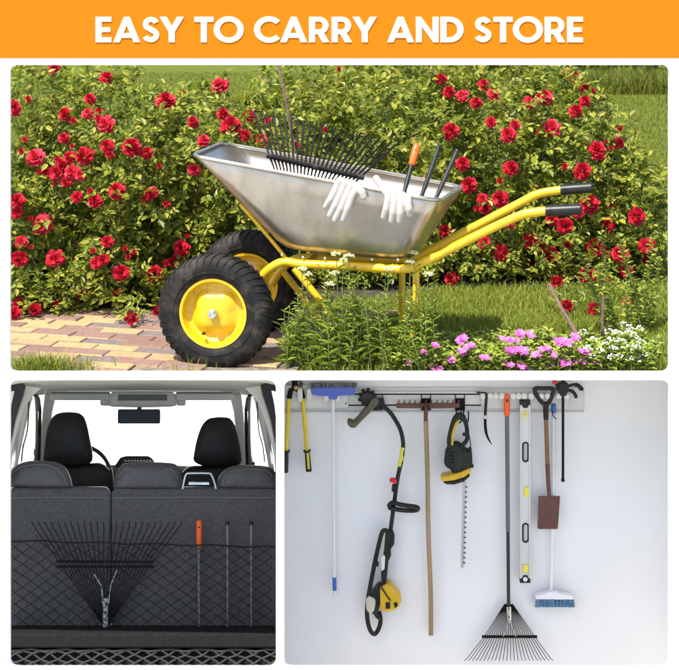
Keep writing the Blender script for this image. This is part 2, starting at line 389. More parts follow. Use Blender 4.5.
# =================================================================== WHEELBARROW
wb = thing('wheelbarrow', P(216, 369, 5.2), 'two wheeled garden wheelbarrow with steel tub and yellow frame on the brick paving', 'wheelbarrow')
def rounded_loop(c4, r, n=6):
    out = []
    for i in range(4):
        p = c4[i]; a = (c4[i - 1] - p); b = (c4[(i + 1) % 4] - p); la, lb = min(r, a.length * .45), min(r, b.length * .45)
        A = p + a.normalized() * la; Bq = p + b.normalized() * lb
        for j in range(n):
            t = j / (n - 1); out.append(A * (1 - t) ** 2 + p * 2 * t * (1 - t) + Bq * t * t)
    return out
rimc = [B(191, 156, .0), B(438, 201, .0), B(464, 187, .60), B(222, 143, .60)]
b0, b1 = B(281, 250, .11), B(413, 261, .11); wv = -BN * .38
botc = [b0, b1, b1 + wv, b0 + wv]
loops = []
for s, e, r in ((0, 0, .08), (.25, 0, .085), (.5, 0, .09), (.75, 0, .09), (.9, 0, .09), (.97, .012, .09), (1, .04, .09)):
    c4 = [rimc[i].lerp(botc[i], s) for i in range(4)]; cen = sum(c4, Vector()) / 4
    c4 = [p + (cen - p).normalized() * e for p in c4]; loops.append(rounded_loop(c4, r))
tb = MB(); tb.loft(loops, False, True); tub = tb.build('tub', 'steel', wb, ang=60)
sm = tub.modifiers.new('solid', 'SOLIDIFY'); sm.thickness = .004; sm.offset = 1
MB().tube(loops[0], .0075, 8, closed=True).build('rim', 'steel', wb)
tr = .0165
nearp = smooth_path([B(246, 300, .115), B(258, 282, .115), B(268, 270, .115), B(283, 262, .115), B(302, 264, .115), B(350, 266, .115), B(404, 269, .115), B(424, 262, .115), B(470, 239, .115), B(505, 222, .115), B(525, 214, .115), B(546, 211, .115)])
farp = smooth_path([B(272, 284, .44), B(283, 268, .44), B(300, 258, .44), B(350, 258, .44), B(404, 259, .44), B(430, 250, .44), B(472, 228, .44), B(518, 204, .44), B(538, 194, .44), B(561, 190, .44)])
MB().tube(nearp, tr, 12).build('frame_tube', 'yellow', wb); MB().tube(farp, tr, 12).build('frame_tube', 'yellow', wb)
for a, b in ((B(546, 211, .115), B(582, 209.2, .115)), (B(561, 190, .44), B(593, 187.5, .44))):
    d = (b - a).normalized(); g = MB().tube([a - d * .002, a + d * .004, b - d * .006, b], [.0195, .0205, .020, .014], 14)
    for q in range(5): g.tube([a.lerp(b, .08 + .02 * q), a.lerp(b, .09 + .02 * q)], .0216, 14)
    g.build('handle_grip', 'gripblk', wb)
for a in ((306, 265), (404, 269)): MB().tube([B(*a, .115), B(*a, .115) - BN * .325], .012, 8).build('cross_member', 'yellow', wb)
for a, b_, c_ in ((0, 0, 0), (.26, .3, .36)): MB().tube([B(286, 258, .15) - BN * a, B(262, 229, .125) - BN * b_, B(240, 204, .10) - BN * c_], .0075, 8).build('front_brace', 'yellow', wb)
def leg(t, dx):
    def gnd(px, t):  # ground point under pixel column
        p = B(px, 330, t); p.z = GZ + .03; return p
    return smooth_path([B(294 + dx, 268, t), B(318 + dx, 298, t), B(336 + dx, 322, t), gnd(350 + dx, t), gnd(372 + dx, t), gnd(400 + dx, t), B(414 + dx, 330, t), B(416 + dx, 300, t), B(416 + dx, 270, t)], 5)
MB().tube(leg(.115, 0), .0135, 10).build('leg', 'yellow', wb); MB().tube(leg(.44, -14), .0135, 10).build('leg', 'yellow', wb)
for q in ((282, 255), (303, 257.5), (325, 258.5), (372, 259.5), (398, 260)): MB().sphere(B(*q, .102), (.006, .004, .006), 10, 7).build('bolt', 'chrome', wb)
hubn = BP0.copy(); hubf = BP0 - BN * .53 
MB().tube([hubn - BN * .04, hubf], .012, 10).build('axle', 'yellow', wb)
def wheel(c, out, nm='wheel'):
    """c hub point, out = outward face direction"""
    RO = .2165; Wd = .054
    t_ = MB(); prof = [(.120, -.036), (.128, -.044), (.150, -.052), (.175, -.054), (.196, -.048), (.207, -.036), (.2125, -.018), (.2135, 0), (.2125, .018), (.207, .036), (.196, .048), (.175, .054), (.150, .052), (.128, .044), (.120, .036)]
    t_.lathe(prof, c, out, 64, close=False)
    t_.lathe([(.150, .0545), (.153, .0555), (.157, .0545)], c, out, 64, False)
    u = out.orthogonal().normalized(); q = out.cross(u)
    for i in range(44):
        a = 2 * math.pi * i / 44
        for sgn in (1, -1):
            pts = []
            for (r_, h_, da) in ((.178, .0545, .16), (.197, .049, .12), (.208, .037, .09), (.2145, .019, .04), (.2155, .001, 0)):
                aa = a + da * .9 + (0 if sgn > 0 else math.pi / 44)
                pts.append(c + out * (h_ * sgn) + (u * math.cos(aa) + q * math.sin(aa)) * r_)
            t_.tube(pts, [.0012, .0026, .0036, .0040, .0034], 6, cap=True)
    whl = bpy.data.objects.new(nm, None); COL.objects.link(whl); whl.parent = wb
    whl.location = world_of(wb).inverted() @ c; whl.empty_display_size = .05
    t_.build('tyre', 'tyre', whl, ang=50)
    r_ = MB(); r_.lathe([(.121, -.034), (.128, -.040), (.127, -.046), (.118, -.044), (.112, -.02), (.11, .0), (.1115, .022), (.118, .045), (.1275, .047), (.128, .041), (.121, .035)], c, out, 64, False)
    # pressed dish: raised soft-cornered hub plateau in a recessed pan
    nn = 64; ringsd = [(.1115, .018, 0), (.104, .006, 0), (.094, .004, .0), (.082, .010, .10), (.062, .026, .13), (.045, .031, .10), (.028, .031, 0), (.021, .036, 0), (.019, .036, 0)]
    vs = []
    for (rr, hh, lob) in ringsd:
        for j in range(nn):
            a = 2 * math.pi * j / nn + .5; r2 = rr * (1 + lob * math.cos(4 * a)); vs.append(c + out * hh + (u * math.cos(a) + q * math.sin(a)) * r2)
    fs = [(i * nn + j, i * nn + (j + 1) % nn, (i + 1) * nn + (j + 1) % nn, (i + 1) * nn + j) for i in range(len(ringsd) - 1) for j in range(nn)]
    fs.append(tuple((len(ringsd) - 1) * nn + j for j in range(nn))); r_.add(vs, fs)
    r_.build('rim', 'yellow', whl, ang=50, recalc=False)
    hb = MB(); hb.lathe([(.0, .036), (.0165, .036), (.0165, .058), (.013, .061), (.013, .066), (.0085, .066), (.0085, .058), (.0, .058)], c, out, 20, False); hb.build('hub', 'chrome', whl)
    return whl, u, q
w1, _, _ = wheel(BP0, BN); wheel(hubf, BN)
vp = B(206, 331, .0) + BN * .028
MB().tube([vp, vp + BN * .018, vp + BN * .024 + BE * .004 + Vector((0, 0, .002)), vp + BN * .026 + BE * .012 + Vector((0, 0, .004))], .0045, 8).build('valve', 'gripblk', w1)
vp2 = B(203, 326, .0) + BN * .03
# ------------------------------------------------------------------ rakes and poles
def rake(root, paths, bar, rbar, socket, mt='blackpaint', ms='chrome', tr=.0018, yoke=None):
    for p in paths: MB().tube(p, tr, 6).build('tine', mt, root)
    MB().tube(bar, rbar, 8).build('cross_bar', mt, root)
    MB().tube(socket[0], socket[1], 10).build('socket', ms, root)
    if yoke:
        y = MB()
        for p in yoke: y.tube(p, .0028, 6)
        y.build('brace', ms, root)
t0 = .30
conv = B(300, 228, .22)
r1 = thing('fan_rake', conv, 'black fan rake head lying in the wheelbarrow tub with its tines pointing up', 'rake')
paths = []; NT = 24
for i in range(NT):
    s = i / (NT - 1); tip = B(254 + 143 * s, 112 + 32 * s + (math.sin(math.pi * s) * -1.5), .40); bp = B(270 + 90 * s, 157.2 + 20.5 * s, t0)
    cv = B(296 + 8 * s, 228, .22); d = (tip - bp).normalized()
    paths.append([cv, bp + d * -.004, tip, tip + (-BN * .016) + Vector((0, 0, -.002)) + d * .004])
rake(r1, paths, [B(267, 155.5, t0 - .006), B(300, 163.5, t0 - .006), B(332, 171, t0 - .006), B(364, 178, t0 - .006)], .0098, ([B(301, 236, .21), B(299, 220, .23)], .012), tr=.0040)
for a, b in (((267, 155.5), (272, 156.7)), ((313, 166.5), (318, 167.7)), ((358, 176.7), (364, 178))): MB().tube([B(*a, t0 - .006), B(*b, t0 - .006)], .0108, 8).build('bar_clip', 'gripblk', r1)
def pole(root, a, b, r, m='pole', grip=None, capm='gripblk'):
    d = (b - a).normalized()
    MB().tube([a, b], r, 14).build('shaft', m, root)
    if grip:
        mb = MB(); L = grip; mb.tube([a + d * L, a + d * (L - .006), a + d * .03, a + d * .012, a - d * .002, a - d * .008], [r * 1.15, r * 1.5, r * 1.55, r * 1.6, r * 1.5, r * .9], 14)
        mb.build('grip', 'orangegrip', root)
        MB().sphere(a + d * .018 + Vector((0, -r * 1.45, 0)), (.0045, .002, .006), 8, 6).build('hang_hole', 'gripblk', root)
    else:
        MB().tube([a + d * .012, a, a - d * .003], [r * 1.08, r * 1.08, r * .7], 14).build('end_cap', capm, root)
def tubpole(top, low, t1, label, grip=None):
    a = B(*top, t1); b0_ = B(*low, .17); d = (b0_ - a).normalized(); b = a + d * ((b0_ - a).length + .05)
    rt = thing('rake_pole', b, label, 'pole'); pole(rt, a, b, .0088, 'pole', grip)
tubpole((416.6, 146), (404.6, 191), .25, 'black pole with orange grip standing in the wheelbarrow tub', .078)
tubpole((439, 147), (421, 198), .25, 'plain black pole in the wheelbarrow next to the orange gripped pole')
tubpole((457.5, 150), (435.4, 199.8), .25, 'plain black pole nearest the wheelbarrow handles')
# ------------------------------------------------------------------ gloves over the rim
def glove(name, label, caps):
    pts = [(B(*a), B(*b), ra * .00335, rb_ * .00335) for a, b, ra, rb_ in caps]
    g = blob(name, pts, .0028, 'glove', None, 4); return tag(g, label, 'glove', 'white gloves on the wheelbarrow')
T_ = -.017
def draped(rim_a, rim_b, roots, tips, thumb, r=4.35):
    caps = []; n = len(roots)
    for i in range(n):
        t = i / (n - 1); rx_ = rim_a[0] + (rim_b[0] - rim_a[0]) * t; ry_ = rim_a[1] + (rim_b[1] - rim_a[1]) * t
        caps += [((rx_ + 2, ry_ + 6, .055), (rx_ + 1, ry_ - .5, .018), 4.6, 4.3), ((rx_ + 1, ry_ - .5, .018), (rx_, ry_ + 1, -.012), 4.3, 4.2), ((rx_, ry_ + 1, -.012), (*roots[i], T_), 4.2, r)]
        if i: caps.append((((rx_ + roots[i][0]) / 2, (ry_ + roots[i][1]) / 2, -.013), ((rx_ - (rim_b[0] - rim_a[0]) / (n - 1) + roots[i - 1][0]) / 2, (ry_ + roots[i - 1][1]) / 2, -.013), 3.9, 3.9))
        m_ = ((roots[i][0] + tips[i][0]) / 2 + .4, (roots[i][1] + tips[i][1]) / 2)
        caps += [((*roots[i], T_), (*m_, T_ - .004), r, r * .94), ((*m_, T_ - .004), (*tips[i], T_ + .003), r * .94, r * .78)]
    return caps + thumb
glove('work_glove', 'white work glove hanging over the tub rim with its thumb out to the right',
      draped((339, 181), (358, 186), [(334.5, 192), (340, 195.5), (346, 197), (352, 196)], [(325.8, 206.5), (329.8, 215.5), (335, 220), (343.2, 219.5)],
             [((356, 187, -.012), (362, 192, T_ - .006), 4.4, 4.4), ((362, 192, T_ - .006), (363.8, 196.8, T_ - .006), 4.4, 4.0)]))
glove('work_glove', 'white work glove hanging over the tub rim with its thumb sticking up',
      draped((389, 193), (408, 197), [(388, 201), (394.5, 203.5), (401.2, 204.5), (408, 203)], [(383.8, 217), (391.5, 220.8), (399.4, 221), (409.4, 214.5)],
             [((390, 196, -.01), (383, 189, .008), 4.6, 4.4), ((383, 189, .008), (376.2, 178.5, .014), 4.4, 3.9)]))
# =================================================================== GARDEN PLANTS
class Leaves:
    def __init__(s): s.b = []; s.d = []; s.n = []; s.l = []; s.w = []
    def add(s, b, d, n, l, w): s.b.append(b); s.d.append(d); s.n.append(n); s.l.append(l); s.w.append(w)
    def build(s, name, m, parent, fold=1.0):
        V, Fc = leaf_arrays(np.array(s.b), np.array(s.d), np.array(s.n), np.array(s.l), np.array(s.w), fold); return bulk(name, V, Fc, m, parent)
def rv(s=1.0): return np.array([rnd.gauss(0, s), rnd.gauss(0, s), rnd.gauss(0, s)])
def un(a): return a / max(np.linalg.norm(a), 1e-9)
def compound(L, b, d, up, size):
    s = un(np.cross(d, up)); n = un(np.cross(s, d))
    if n[2] < 0: n = -n; 
    for (t, sd, sc) in ((1, 0, 1.05), (.62, 1, .92), (.62, -1, .92), (.25, 1, .75), (.25, -1, .75)):
        bb = b + d * (size * 1.15 * t); dd = un(d * (1 if sd == 0 else .45) + s * sd * .9 + n * rnd.uniform(-.2, .15) + rv(.08)); nn = un(n + rv(.22))
        L.add(bb, dd, nn, size * sc * rnd.uniform(.85, 1.15), size * sc * rnd.uniform(.62, .8))
BUSH = []   # centre, radii
def rose_bush(label, pxc, yc, rx, ry, h, ncane, seed, spill=1.0, loose=0):
    rnd.seed(seed); cx = (pxc - CX) / F * yc
    root = thing('rose_bush', (cx, yc, GZ), label, 'rose bush'); c = np.array([cx, yc, GZ + h * .50]); r = np.array([rx, ry, h * .54]); BUSH.append((root, c, r))
    L = Leaves(); st_ = MB(); bd = MB()
    for i in range(ncane):
        base = np.array([cx + rnd.uniform(-.4, .4) * rx, yc + rnd.uniform(-.35, .35) * ry, GZ])
        while True:
            v = rv(); v = un(v)
            if v[1] > .55: continue
            break
        rad = rnd.uniform(.5, 1.05) if v[2] < .5 else rnd.uniform(.4, 1.0)
        tip = c + v * r * rad
        if tip[2] < GZ + .05: tip[2] = GZ + rnd.uniform(.05, .14)
        sprig = rnd.random() < .2 + .12 * loose and v[2] > .3
        if sprig: tip = tip + np.array([rnd.uniform(-.05, .05), 0, rnd.uniform(.03, .17)])
        mid = base * .35 + tip * .65 + np.array([0, 0, .18 * h]) * rnd.uniform(.3, 1.0) + rv(.03)
        mid = base * .45 + np.array([tip[0], tip[1], 0]) * .55 * np.array([1, 1, 0]) + np.array([0, 0, 0]); mid[2] = GZ + (tip[2] - GZ) * rnd.uniform(.6, .85) + .06
        n = 14; path = [(1 - t) ** 2 * base + 2 * t * (1 - t) * mid + t * t * tip for t in [j / n for j in range(n + 1)]]
        st_.tube([Vector(p) for p in path[::2]], [.0045 - .0028 * j / 7 for j in range(8)], 5, cap=False)
        ln = sum(np.linalg.norm(path[j + 1] - path[j]) for j in range(n)); step = .044; m_ = int(ln / step)
        for j in range(m_):
            t = (j + rnd.random()) / m_
            if t < .12: continue
            p = (1 - t) ** 2 * base + 2 * t * (1 - t) * mid + t * t * tip; ax = un(2 * (1 - t) * (mid - base) + 2 * t * (tip - mid))
            o = rv(); o = un(o - ax * o.dot(ax)); out = un(p - c)
            d = un(o * .9 + ax * .35 + out * .45 + np.array([0, -.25, .1])); up = un(np.array([0, -.35, 1.]) + out * .4 + rv(.3))
            compound(L, p, d, up, rnd.uniform(.031, .052) * (.8 if t > .9 else 1))
        if (v[2] > .1 and rnd.random() < .5) or sprig:
            for q in range(rnd.randint(2, 6)):
                e = tip + rv(.018) + np.array([0, 0, .03]); st_.tube([Vector(tip), Vector(e)], .0011, 4, cap=False); bd.sphere(e, (.0042, .0042, .0062), 6, 5)
    # low shoots hanging out over the bed in front
    for i in range(int(ncane * 1.6)):
        px_ = cx + rnd.uniform(-1.05, 1.05) * rx; yf = yc - ry * rnd.uniform(.7, 1.02); p = np.array([px_, yf, GZ + rnd.uniform(.02, .2)]); ax = un(np.array([rnd.uniform(-1, 1), rnd.uniform(-.8, .3), rnd.uniform(-.2, .8)])); e = p + ax * rnd.uniform(.05, .1); e[2] = max(e[2], GZ + .02)
        st_.tube([Vector(p + np.array([0, .25, .05])), Vector(p), Vector(e)], .0018, 4, cap=False)
        for j in range(3): compound(L, p + (e - p) * (j + .5) / 3, un(rv() + np.array([0, -.4, .3])), un(np.array([0, -.4, 1.]) + rv(.3)), rnd.uniform(.024, .04))
    # side twigs filling the outside of the bush
    for i in range(int(ncane * 6)):
        while True:
            v = un(rv())
            if v[1] < .35: break
        p = c + v * r * rnd.uniform(.72, 1.0)
        if p[2] < GZ + .03: p[2] = GZ + rnd.uniform(.03, .12)
        ax = un(v + rv(.5) + np.array([0, 0, .4])); e = p + ax * rnd.uniform(.05, .11)
        st_.tube([Vector(p), Vector(e)], .0014, 4, cap=False)
        for j in range(3):
            q = p + (e - p) * (j + .5) / 3; o = un(rv() + v * .6 + np.array([0, -.2, .2])); compound(L, q, o, un(np.array([0, -.35, 1.]) + v * .5 + rv(.3)), rnd.uniform(.028, .048))
    L.build('foliage', 'leaf', root); st_.build('canes', 'stem', root, recalc=False)
    if bd.v: bd.build('buds', 'bud', root, recalc=False)['kind'] = 'stuff'
    return root
rose_bush('leftmost rose bush of the border, its lowest blooms spilling onto the paving', 14, 6.56, .44, .56, 1.08, 62, 1)
rose_bush('rose bush left of the wheelbarrow wheels at the back of the brick paving', 118, 6.56, .42, .56, .98, 62, 2)
rose_bush('rose bush directly behind the front lip of the steel tub and the tyres', 212, 6.72, .42, .50, .90, 58, 3, loose=1)
rose_bush('loose rose bush with few blooms behind the fan rake head and the gloves', 303, 7.0, .42, .48, .96, 52, 4, loose=2)
rose_bush('tall rose bush with many pale buds behind the upright poles in the tub', 398, 7.05, .42, .46, 1.06, 54, 5, loose=2)
rose_bush('rose bush behind the middle of the yellow handles, over the dark shade on the lawn', 482, 7.1, .42, .46, .97, 56, 6, loose=1)
rose_bush('rose bush behind the black ends of the wheelbarrow handles', 560, 7.15, .36, .44, .93, 52, 7, loose=1)
rose_bush('smallest and lowest rose bush, at the right end of the border', 622, 7.0, .17, .26, .60, 24, 8, loose=1)
# blooms: spiral of cupped petals
FULL = ((3, .005, .027, .010, 0, .004), (5, .010, .029, .0135, .000, .003), (6, .015, .028, .0165, .002, .001), (7, .020, .025, .0185, .004, -.002), (8, .025, .020, .020, .006, -.006), (8, .029, .012, .021, .008, -.010), (7, .030, .005, .022, .009, -.014))
HALF = ((3, .005, .034, .011, 0, .004), (4, .010, .036, .016, -.001, .002), (5, .015, .034, .018, .001, -.001), (6, .020, .028, .019, .004, -.006), (5, .024, .018, .020, .007, -.011))
LOOSE = ((4, .006, .022, .011, .001, .003), (5, .013, .022, .016, .005, .001), (6, .020, .018, .020, .009, -.003), (7, .026, .011, .023, .012, -.008), (6, .029, .002, .024, .013, -.013))
def bloom_mesh(seed, rings=FULL):
    r_ = random.Random(seed); vs = []; fs = []
    def petal(a, rad, hgt, wid, lean, base):
        nu, nv = 4, 4; i0 = len(vs)
        for i in range(nu + 1):
            u = i / nu
            for j in range(nv + 1):
                s = (j / nv - .5) * 2; wv_ = wid * (math.sin(min(1, u * 1.15 + .12) * math.pi * .55)) * (1 - .25 * max(0, u - .7) / .3)
                rr = rad * (.35 + .65 * u) + lean * u * u + .12 * rad * (s * s) * -1; z = base + hgt * (u ** .8) - lean * .55 * max(0, u - .55) ** 1.0 - .08 * hgt * s * s
                ang = a + s * wv_ / max(rad * (.5 + .6 * u), .006) * .55
                k2 = 1 + r_.uniform(-.05, .05); vs.append((math.cos(ang) * rr * k2, math.sin(ang) * rr * k2, z + r_.uniform(-.0008, .0008)))
        for i in range(nu):
            for j in range(nv): a0 = i0 + i * (nv + 1) + j; fs.append((a0, a0 + 1, a0 + nv + 2, a0 + nv + 1))
    g = 0
    for (n, rad, h, wid, lean, base) in rings:
        for i in range(n):
            petal(g + 2 * math.pi * i / n + r_.uniform(-.25, .25), rad * r_.uniform(.86, 1.12), h * r_.uniform(.84, 1.12), wid * r_.uniform(.9, 1.15), lean, base)
        g += 1.1
    me = bpy.data.meshes.new('bloom'); me.from_pydata(vs, [], fs); me.polygons.foreach_set('use_smooth', [True] * len(fs)); me.materials.append(M['petal']); return me
BM_ = [bloom_mesh(s) for s in range(5)] + [bloom_mesh(7, HALF), bloom_mesh(8, HALF), bloom_mesh(9, LOOSE), bloom_mesh(10, LOOSE)]      # about 78 mm across
ROSES = [(54,68,12),(14,108,16),(29,100,9),(90,99,12),(107,78,14),(65,114,14),(105,124,17),(99,111,9),(64,138,12),(25,140,8),(35,157,18),(84,156,19),(107,146,14),(132,147,19),(147,153,14),(57,173,18),(71,172,14),(58,160,10),(117,191,18),(77,197,12),(95,201,14),(17,201,17),(151,193,14),
 (166,101,21),(183,96,12),(219,85,19),(193,122,12),(204,140,13),(194,169,13),(223,114,13),(231,126,21),(245,135,13),(268,121,10),(262,139,13),(250,115,12),(325,131,10),(297,146,10),(338,70,8),
 (441,79,13),(449,92,13),(462,95,13),(494,93,14),(451,131,17),(491,122,11),(508,135,17),(515,125,11),(530,102,13),(545,97,17),(552,127,18),(577,78,14),(576,111,15),(585,101,12),(463,164,16),(469,185,17),(511,168,16),(583,171,17),(565,167,9),(597,150,19),(606,142,6),(500,199,17),(486,209,12),(590,204,20),(610,206,10),(637,216,18),
 (17,213,12),(42,224,20),(55,259,19),(21,242,12),(19,259,16),(20,306,18),(39,293,13),(57,295,15),(57,306,12),(82,291,17),(70,287,13),(121,273,18),(154,274,18),(181,248,17),(175,261,14),(118,295,17),(131,318,17),(93,251,8),(135,252,8),(159,311,12),(35,310,14),(14,313,14),
 (445,231,14),(451,279,15),(485,207,12),(502,254,16),(532,241,19),(525,266,16),(552,256,18),(546,265,14),(565,226,16),(552,219,13),(596,248,18),(608,224,16),(620,254,16),(587,276,18),(647,246,16),(649,261,14),(567,306,13),(594,309,14),(627,271,13),(607,278,10),(628,302,11),(510,225,10),(557,282,12),(100,120,13),(62,164,12),(48,172,12),(66,182,11)]
rnd.seed(77); extra = []
while len(extra) < 46:
    bx, by, bs = rnd.choice(ROSES)
    if not (bx < 250 or bx > 440) or by > 285: continue
    q = (bx + rnd.uniform(-17, 17), by + rnd.uniform(-14, 14), rnd.uniform(6.5, 13))
    if q[0] > 12 and q[0] < 625 and q[1] > 72 and min((q[0] - a) ** 2 + (q[1] - b) ** 2 for a, b, _ in ROSES + extra) > 60: extra.append(q)
ROSES = ROSES + extra
def bush_hit(px, py):
    d = np.array([(px - CX) / F, 1, -py / F]); best = None
    for (root, c, r) in BUSH:
        a = d / r; b = -c / r; A = a.dot(a); Bq = 2 * a.dot(b); Cq = b.dot(b) - 1; D = Bq * Bq - 4 * A * Cq
        s = (-Bq - math.sqrt(D)) / (2 * A) if D > 0 else -Bq / (2 * A); miss = 0 if D > 0 else math.sqrt(max(0, (a * s + b).dot(a * s + b))) - 1
        sc = s + miss * 6
        if best is None or sc < best[0]: best = (sc, s, root, c, r)
    _, s, root, c, r = best; p = d * s; return p, root, un((p - c) / r)
rnd.seed(21)
for i, (px, py, sz) in enumerate(ROSES):
    p, root, n = bush_hit(px, py); y = p[1] - .035 - .21 * min(1, max(0, (py - 215) / 80))
    gmax = -H / (-(py + sz * .4) / F)                    # stay above the ground
    y = min(y, gmax - (.02 if py < 270 else .10)); p = np.array(P(px, py, y)); s = sz * y / F / .070 * .97
    face = un(n * .5 + np.array([rnd.uniform(-.45, .45), -.75, rnd.uniform(.05, .75)])); q = Vector(face).to_track_quat('Z', 'Y').to_matrix().to_4x4() @ Matrix.Rotation(rnd.uniform(0, 6.28), 4, 'Z')
    o = bpy.data.objects.new('bloom', BM_[(5 + i % 2) if sz < 11 else (rnd.choice((0, 1, 2, 3, 4, 0, 1, 2, 5, 7, 8)))]); COL.objects.link(o); o.parent = root
    o.matrix_local = world_of(root).inverted() @ Matrix.LocRotScale(Vector(p), q.to_quaternion(), (s * rnd.uniform(.92, 1.08), s * rnd.uniform(.92, 1.08), s * rnd.uniform(.9, 1.15)))
rnd.seed(55); low_l = {}
for (px, py, sz) in ROSES:
    if py < 283: continue
    p, root, n = bush_hit(px, py); y = min(p[1] - .2, -H / (-(py + sz * .4) / F) - .10); p = np.array(P(px, py, y)); L_, s_ = low_l.setdefault(root.name, (Leaves(), MB()))
    s_.tube([Vector((p[0] + .03, p[1] + .45, GZ + .02)), Vector((p[0] + .02, p[1] + .2, p[2] + .05)), Vector(p)], [.004, .003, .002], 5, cap=False)
    for j in range(11):
        t = j / 10; q = p + np.array([rnd.uniform(-.05, .05), .02 + .34 * t, rnd.uniform(-.02, .05)]); q[2] = max(q[2], GZ + .025); compound(L_, q, un(np.array([rnd.gauss(0, 1), -.3 + rnd.gauss(0, .5), .35])), un(np.array([0, -.4, 1.]) + rv(.3)), rnd.uniform(.026, .042))
for nm, (L_, s_) in low_l.items():
    rt_ = bpy.data.objects[nm]; L_.build('low_foliage', 'leaf', rt_); s_.build('low_canes', 'stem', rt_, recalc=False)
# tall brown cane standing among the roses, two sticks in front of the right hand bushes
tag(MB().tube(smooth_path([P(296, 160, 6.5), P(289, 118, 6.5), P(284, 90, 6.5), P(276, 58, 6.52)], 4), [.008] * 12 + [.006], 8).build('garden_cane', 'bark'), 'thin brown cane rising out of the roses behind the fan rake head', 'cane')
def stick(pts, r, label):
    pth = smooth_path(pts, 4); tag(MB().tube(pth, [r * rnd.uniform(.85, 1.15) for _ in pth], 8).build('wooden_stick', 'bark'), label, 'stick')
stick([P(583, 349, 5.42), P(572, 326, 5.46), P(560, 306, 5.5), P(549, 284, 5.55)], .0085, 'grey brown stick leaning to the left at the edge of the white flowers')
stick([P(603, 352, 5.35), P(602.5, 325, 5.35), P(603.5, 297, 5.35)], .0065, 'short upright stick beside the white flowers at the right')
# grass: blades in the lawn, tall grass and hedge at the far end
def blades(name, xy, hh, ww, m, lean=.5):
    n = len(xy); b = np.concatenate([xy, np.full((n, 1), GZ)], 1); a = nrs.uniform(0, 2 * np.pi, n); s = np.stack([np.cos(a), np.sin(a), 0 * a], 1); ld = nrs.uniform(0, 2 * np.pi, n)
    l = np.stack([np.cos(ld), np.sin(ld), 0 * ld], 1) * (nrs.uniform(.1, lean, n) * hh)[:, None]; z = np.array([[0, 0, 1.]]); w_ = (ww * nrs.uniform(.7, 1.3, n))[:, None]; h_ = hh[:, None]
    V = np.stack([b - s * w_, b + s * w_, b + l * .35 + z * h_ * .6 + s * w_ * .7, b + l * .35 + z * h_ * .6 - s * w_ * .7, b + l + z * h_], 1).reshape(-1, 3)
    i = np.arange(n)[:, None] * 5; Fc = np.concatenate([i + np.array([[0, 1, 2]]), i + np.array([[0, 2, 3]]), i + np.array([[3, 2, 4]])], 0)
    return tag(bulk(name, V, Fc, m), kind='stuff')
def scatter(n, y0, y1, f, xm=.55):
    y = nrs.uniform(y0, y1, n * 3); x = nrs.uniform(-1, 1, n * 3) * y * .32; keep = np.array([f(a, b) for a, b in zip(x, y)]); return np.stack([x, y], 1)[keep][:n]
PAVE = [(-2.6, YE), (-.16, YE), (-.10, 5.4), (.1, 5.75), (.25, 6.05), (-.9, 6.12), (-2.6, 6.14)]
def onlawn(x, y): return not inside(x, y, PAVE) and not inside(x, y, soil_pts)
s1 = scatter(52000, YE + .02, 7.6, lambda x, y: onlawn(x, y) and x > -.3)
blades('lawn_grass', s1, nrs.uniform(.015, .045, len(s1)), np.full(len(s1), .0017), 'grass', .9)
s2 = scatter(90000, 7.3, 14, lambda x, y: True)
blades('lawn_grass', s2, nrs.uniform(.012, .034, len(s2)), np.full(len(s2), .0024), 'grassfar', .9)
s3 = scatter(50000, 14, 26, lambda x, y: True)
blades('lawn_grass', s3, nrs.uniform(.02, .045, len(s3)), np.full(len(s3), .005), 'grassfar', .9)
tuft = np.stack([nrs.normal(-1.10, .085, 700), np.abs(nrs.normal(0, .035, 700)) + YE + .01], 1)
tg = blades('grass_tuft', tuft, nrs.uniform(.03, .085, 700), np.full(700, .0018), 'grass', .8)
tuft = np.stack([nrs.uniform(-.62, -.42, 26), np.abs(nrs.normal(0, .02, 26)) + YE + .01], 1)
blades('grass_tuft', tuft, nrs.uniform(.03, .075, 26), np.full(26, .0012), 'grass', .5)
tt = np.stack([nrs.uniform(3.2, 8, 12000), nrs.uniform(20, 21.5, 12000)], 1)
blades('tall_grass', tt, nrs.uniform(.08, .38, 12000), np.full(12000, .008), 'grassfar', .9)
# hedge far behind: thousands of leaves on a rounded box of twigs
def far_shrub(name, label, x, y, rx, ry, h, n):
    root = thing(name, (x, y, GZ), label, 'shrub'); v = nrm(nrs.normal(size=(n, 3))); v[:, 2] = np.abs(v[:, 2]); rr = nrs.uniform(.6, 1.05, n)[:, None]
    b = np.array([x, y, GZ]) + v * np.array([rx, ry, h]) * rr; V, Fc = leaf_arrays(b, v + nrs.normal(size=(n, 3)) * .7, nrm(v + nrs.normal(size=(n, 3)) * .6), nrs.uniform(.08, .16, n), nrs.uniform(.05, .09, n))
    bulk('foliage', V, Fc, 'leaf', root); mb = MB()
    for i in range(7): a = i * .9; mb.tube([(x, y, GZ), (x + math.cos(a) * rx * .6, y + math.sin(a) * ry * .6, GZ + h * .75)], [.03, .01], 6)
    mb.build('branches', 'bark', root)
for i, (x, y, rx, h, lb) in enumerate([(1.5, 23.5, 1.3, 1.6, 'dark shrub at the far end of the lawn, above the poles in the tub'), (3.3, 23.8, 1.3, 1.5, 'dark shrub at the far end of the lawn, above the handle grips'), (5.4, 24.5, 1.4, 1.7, 'dark shrub behind the tall grass in the upper right corner')]): far_shrub('garden_shrub', lb, x, y, rx, 1.0, h, 3800)
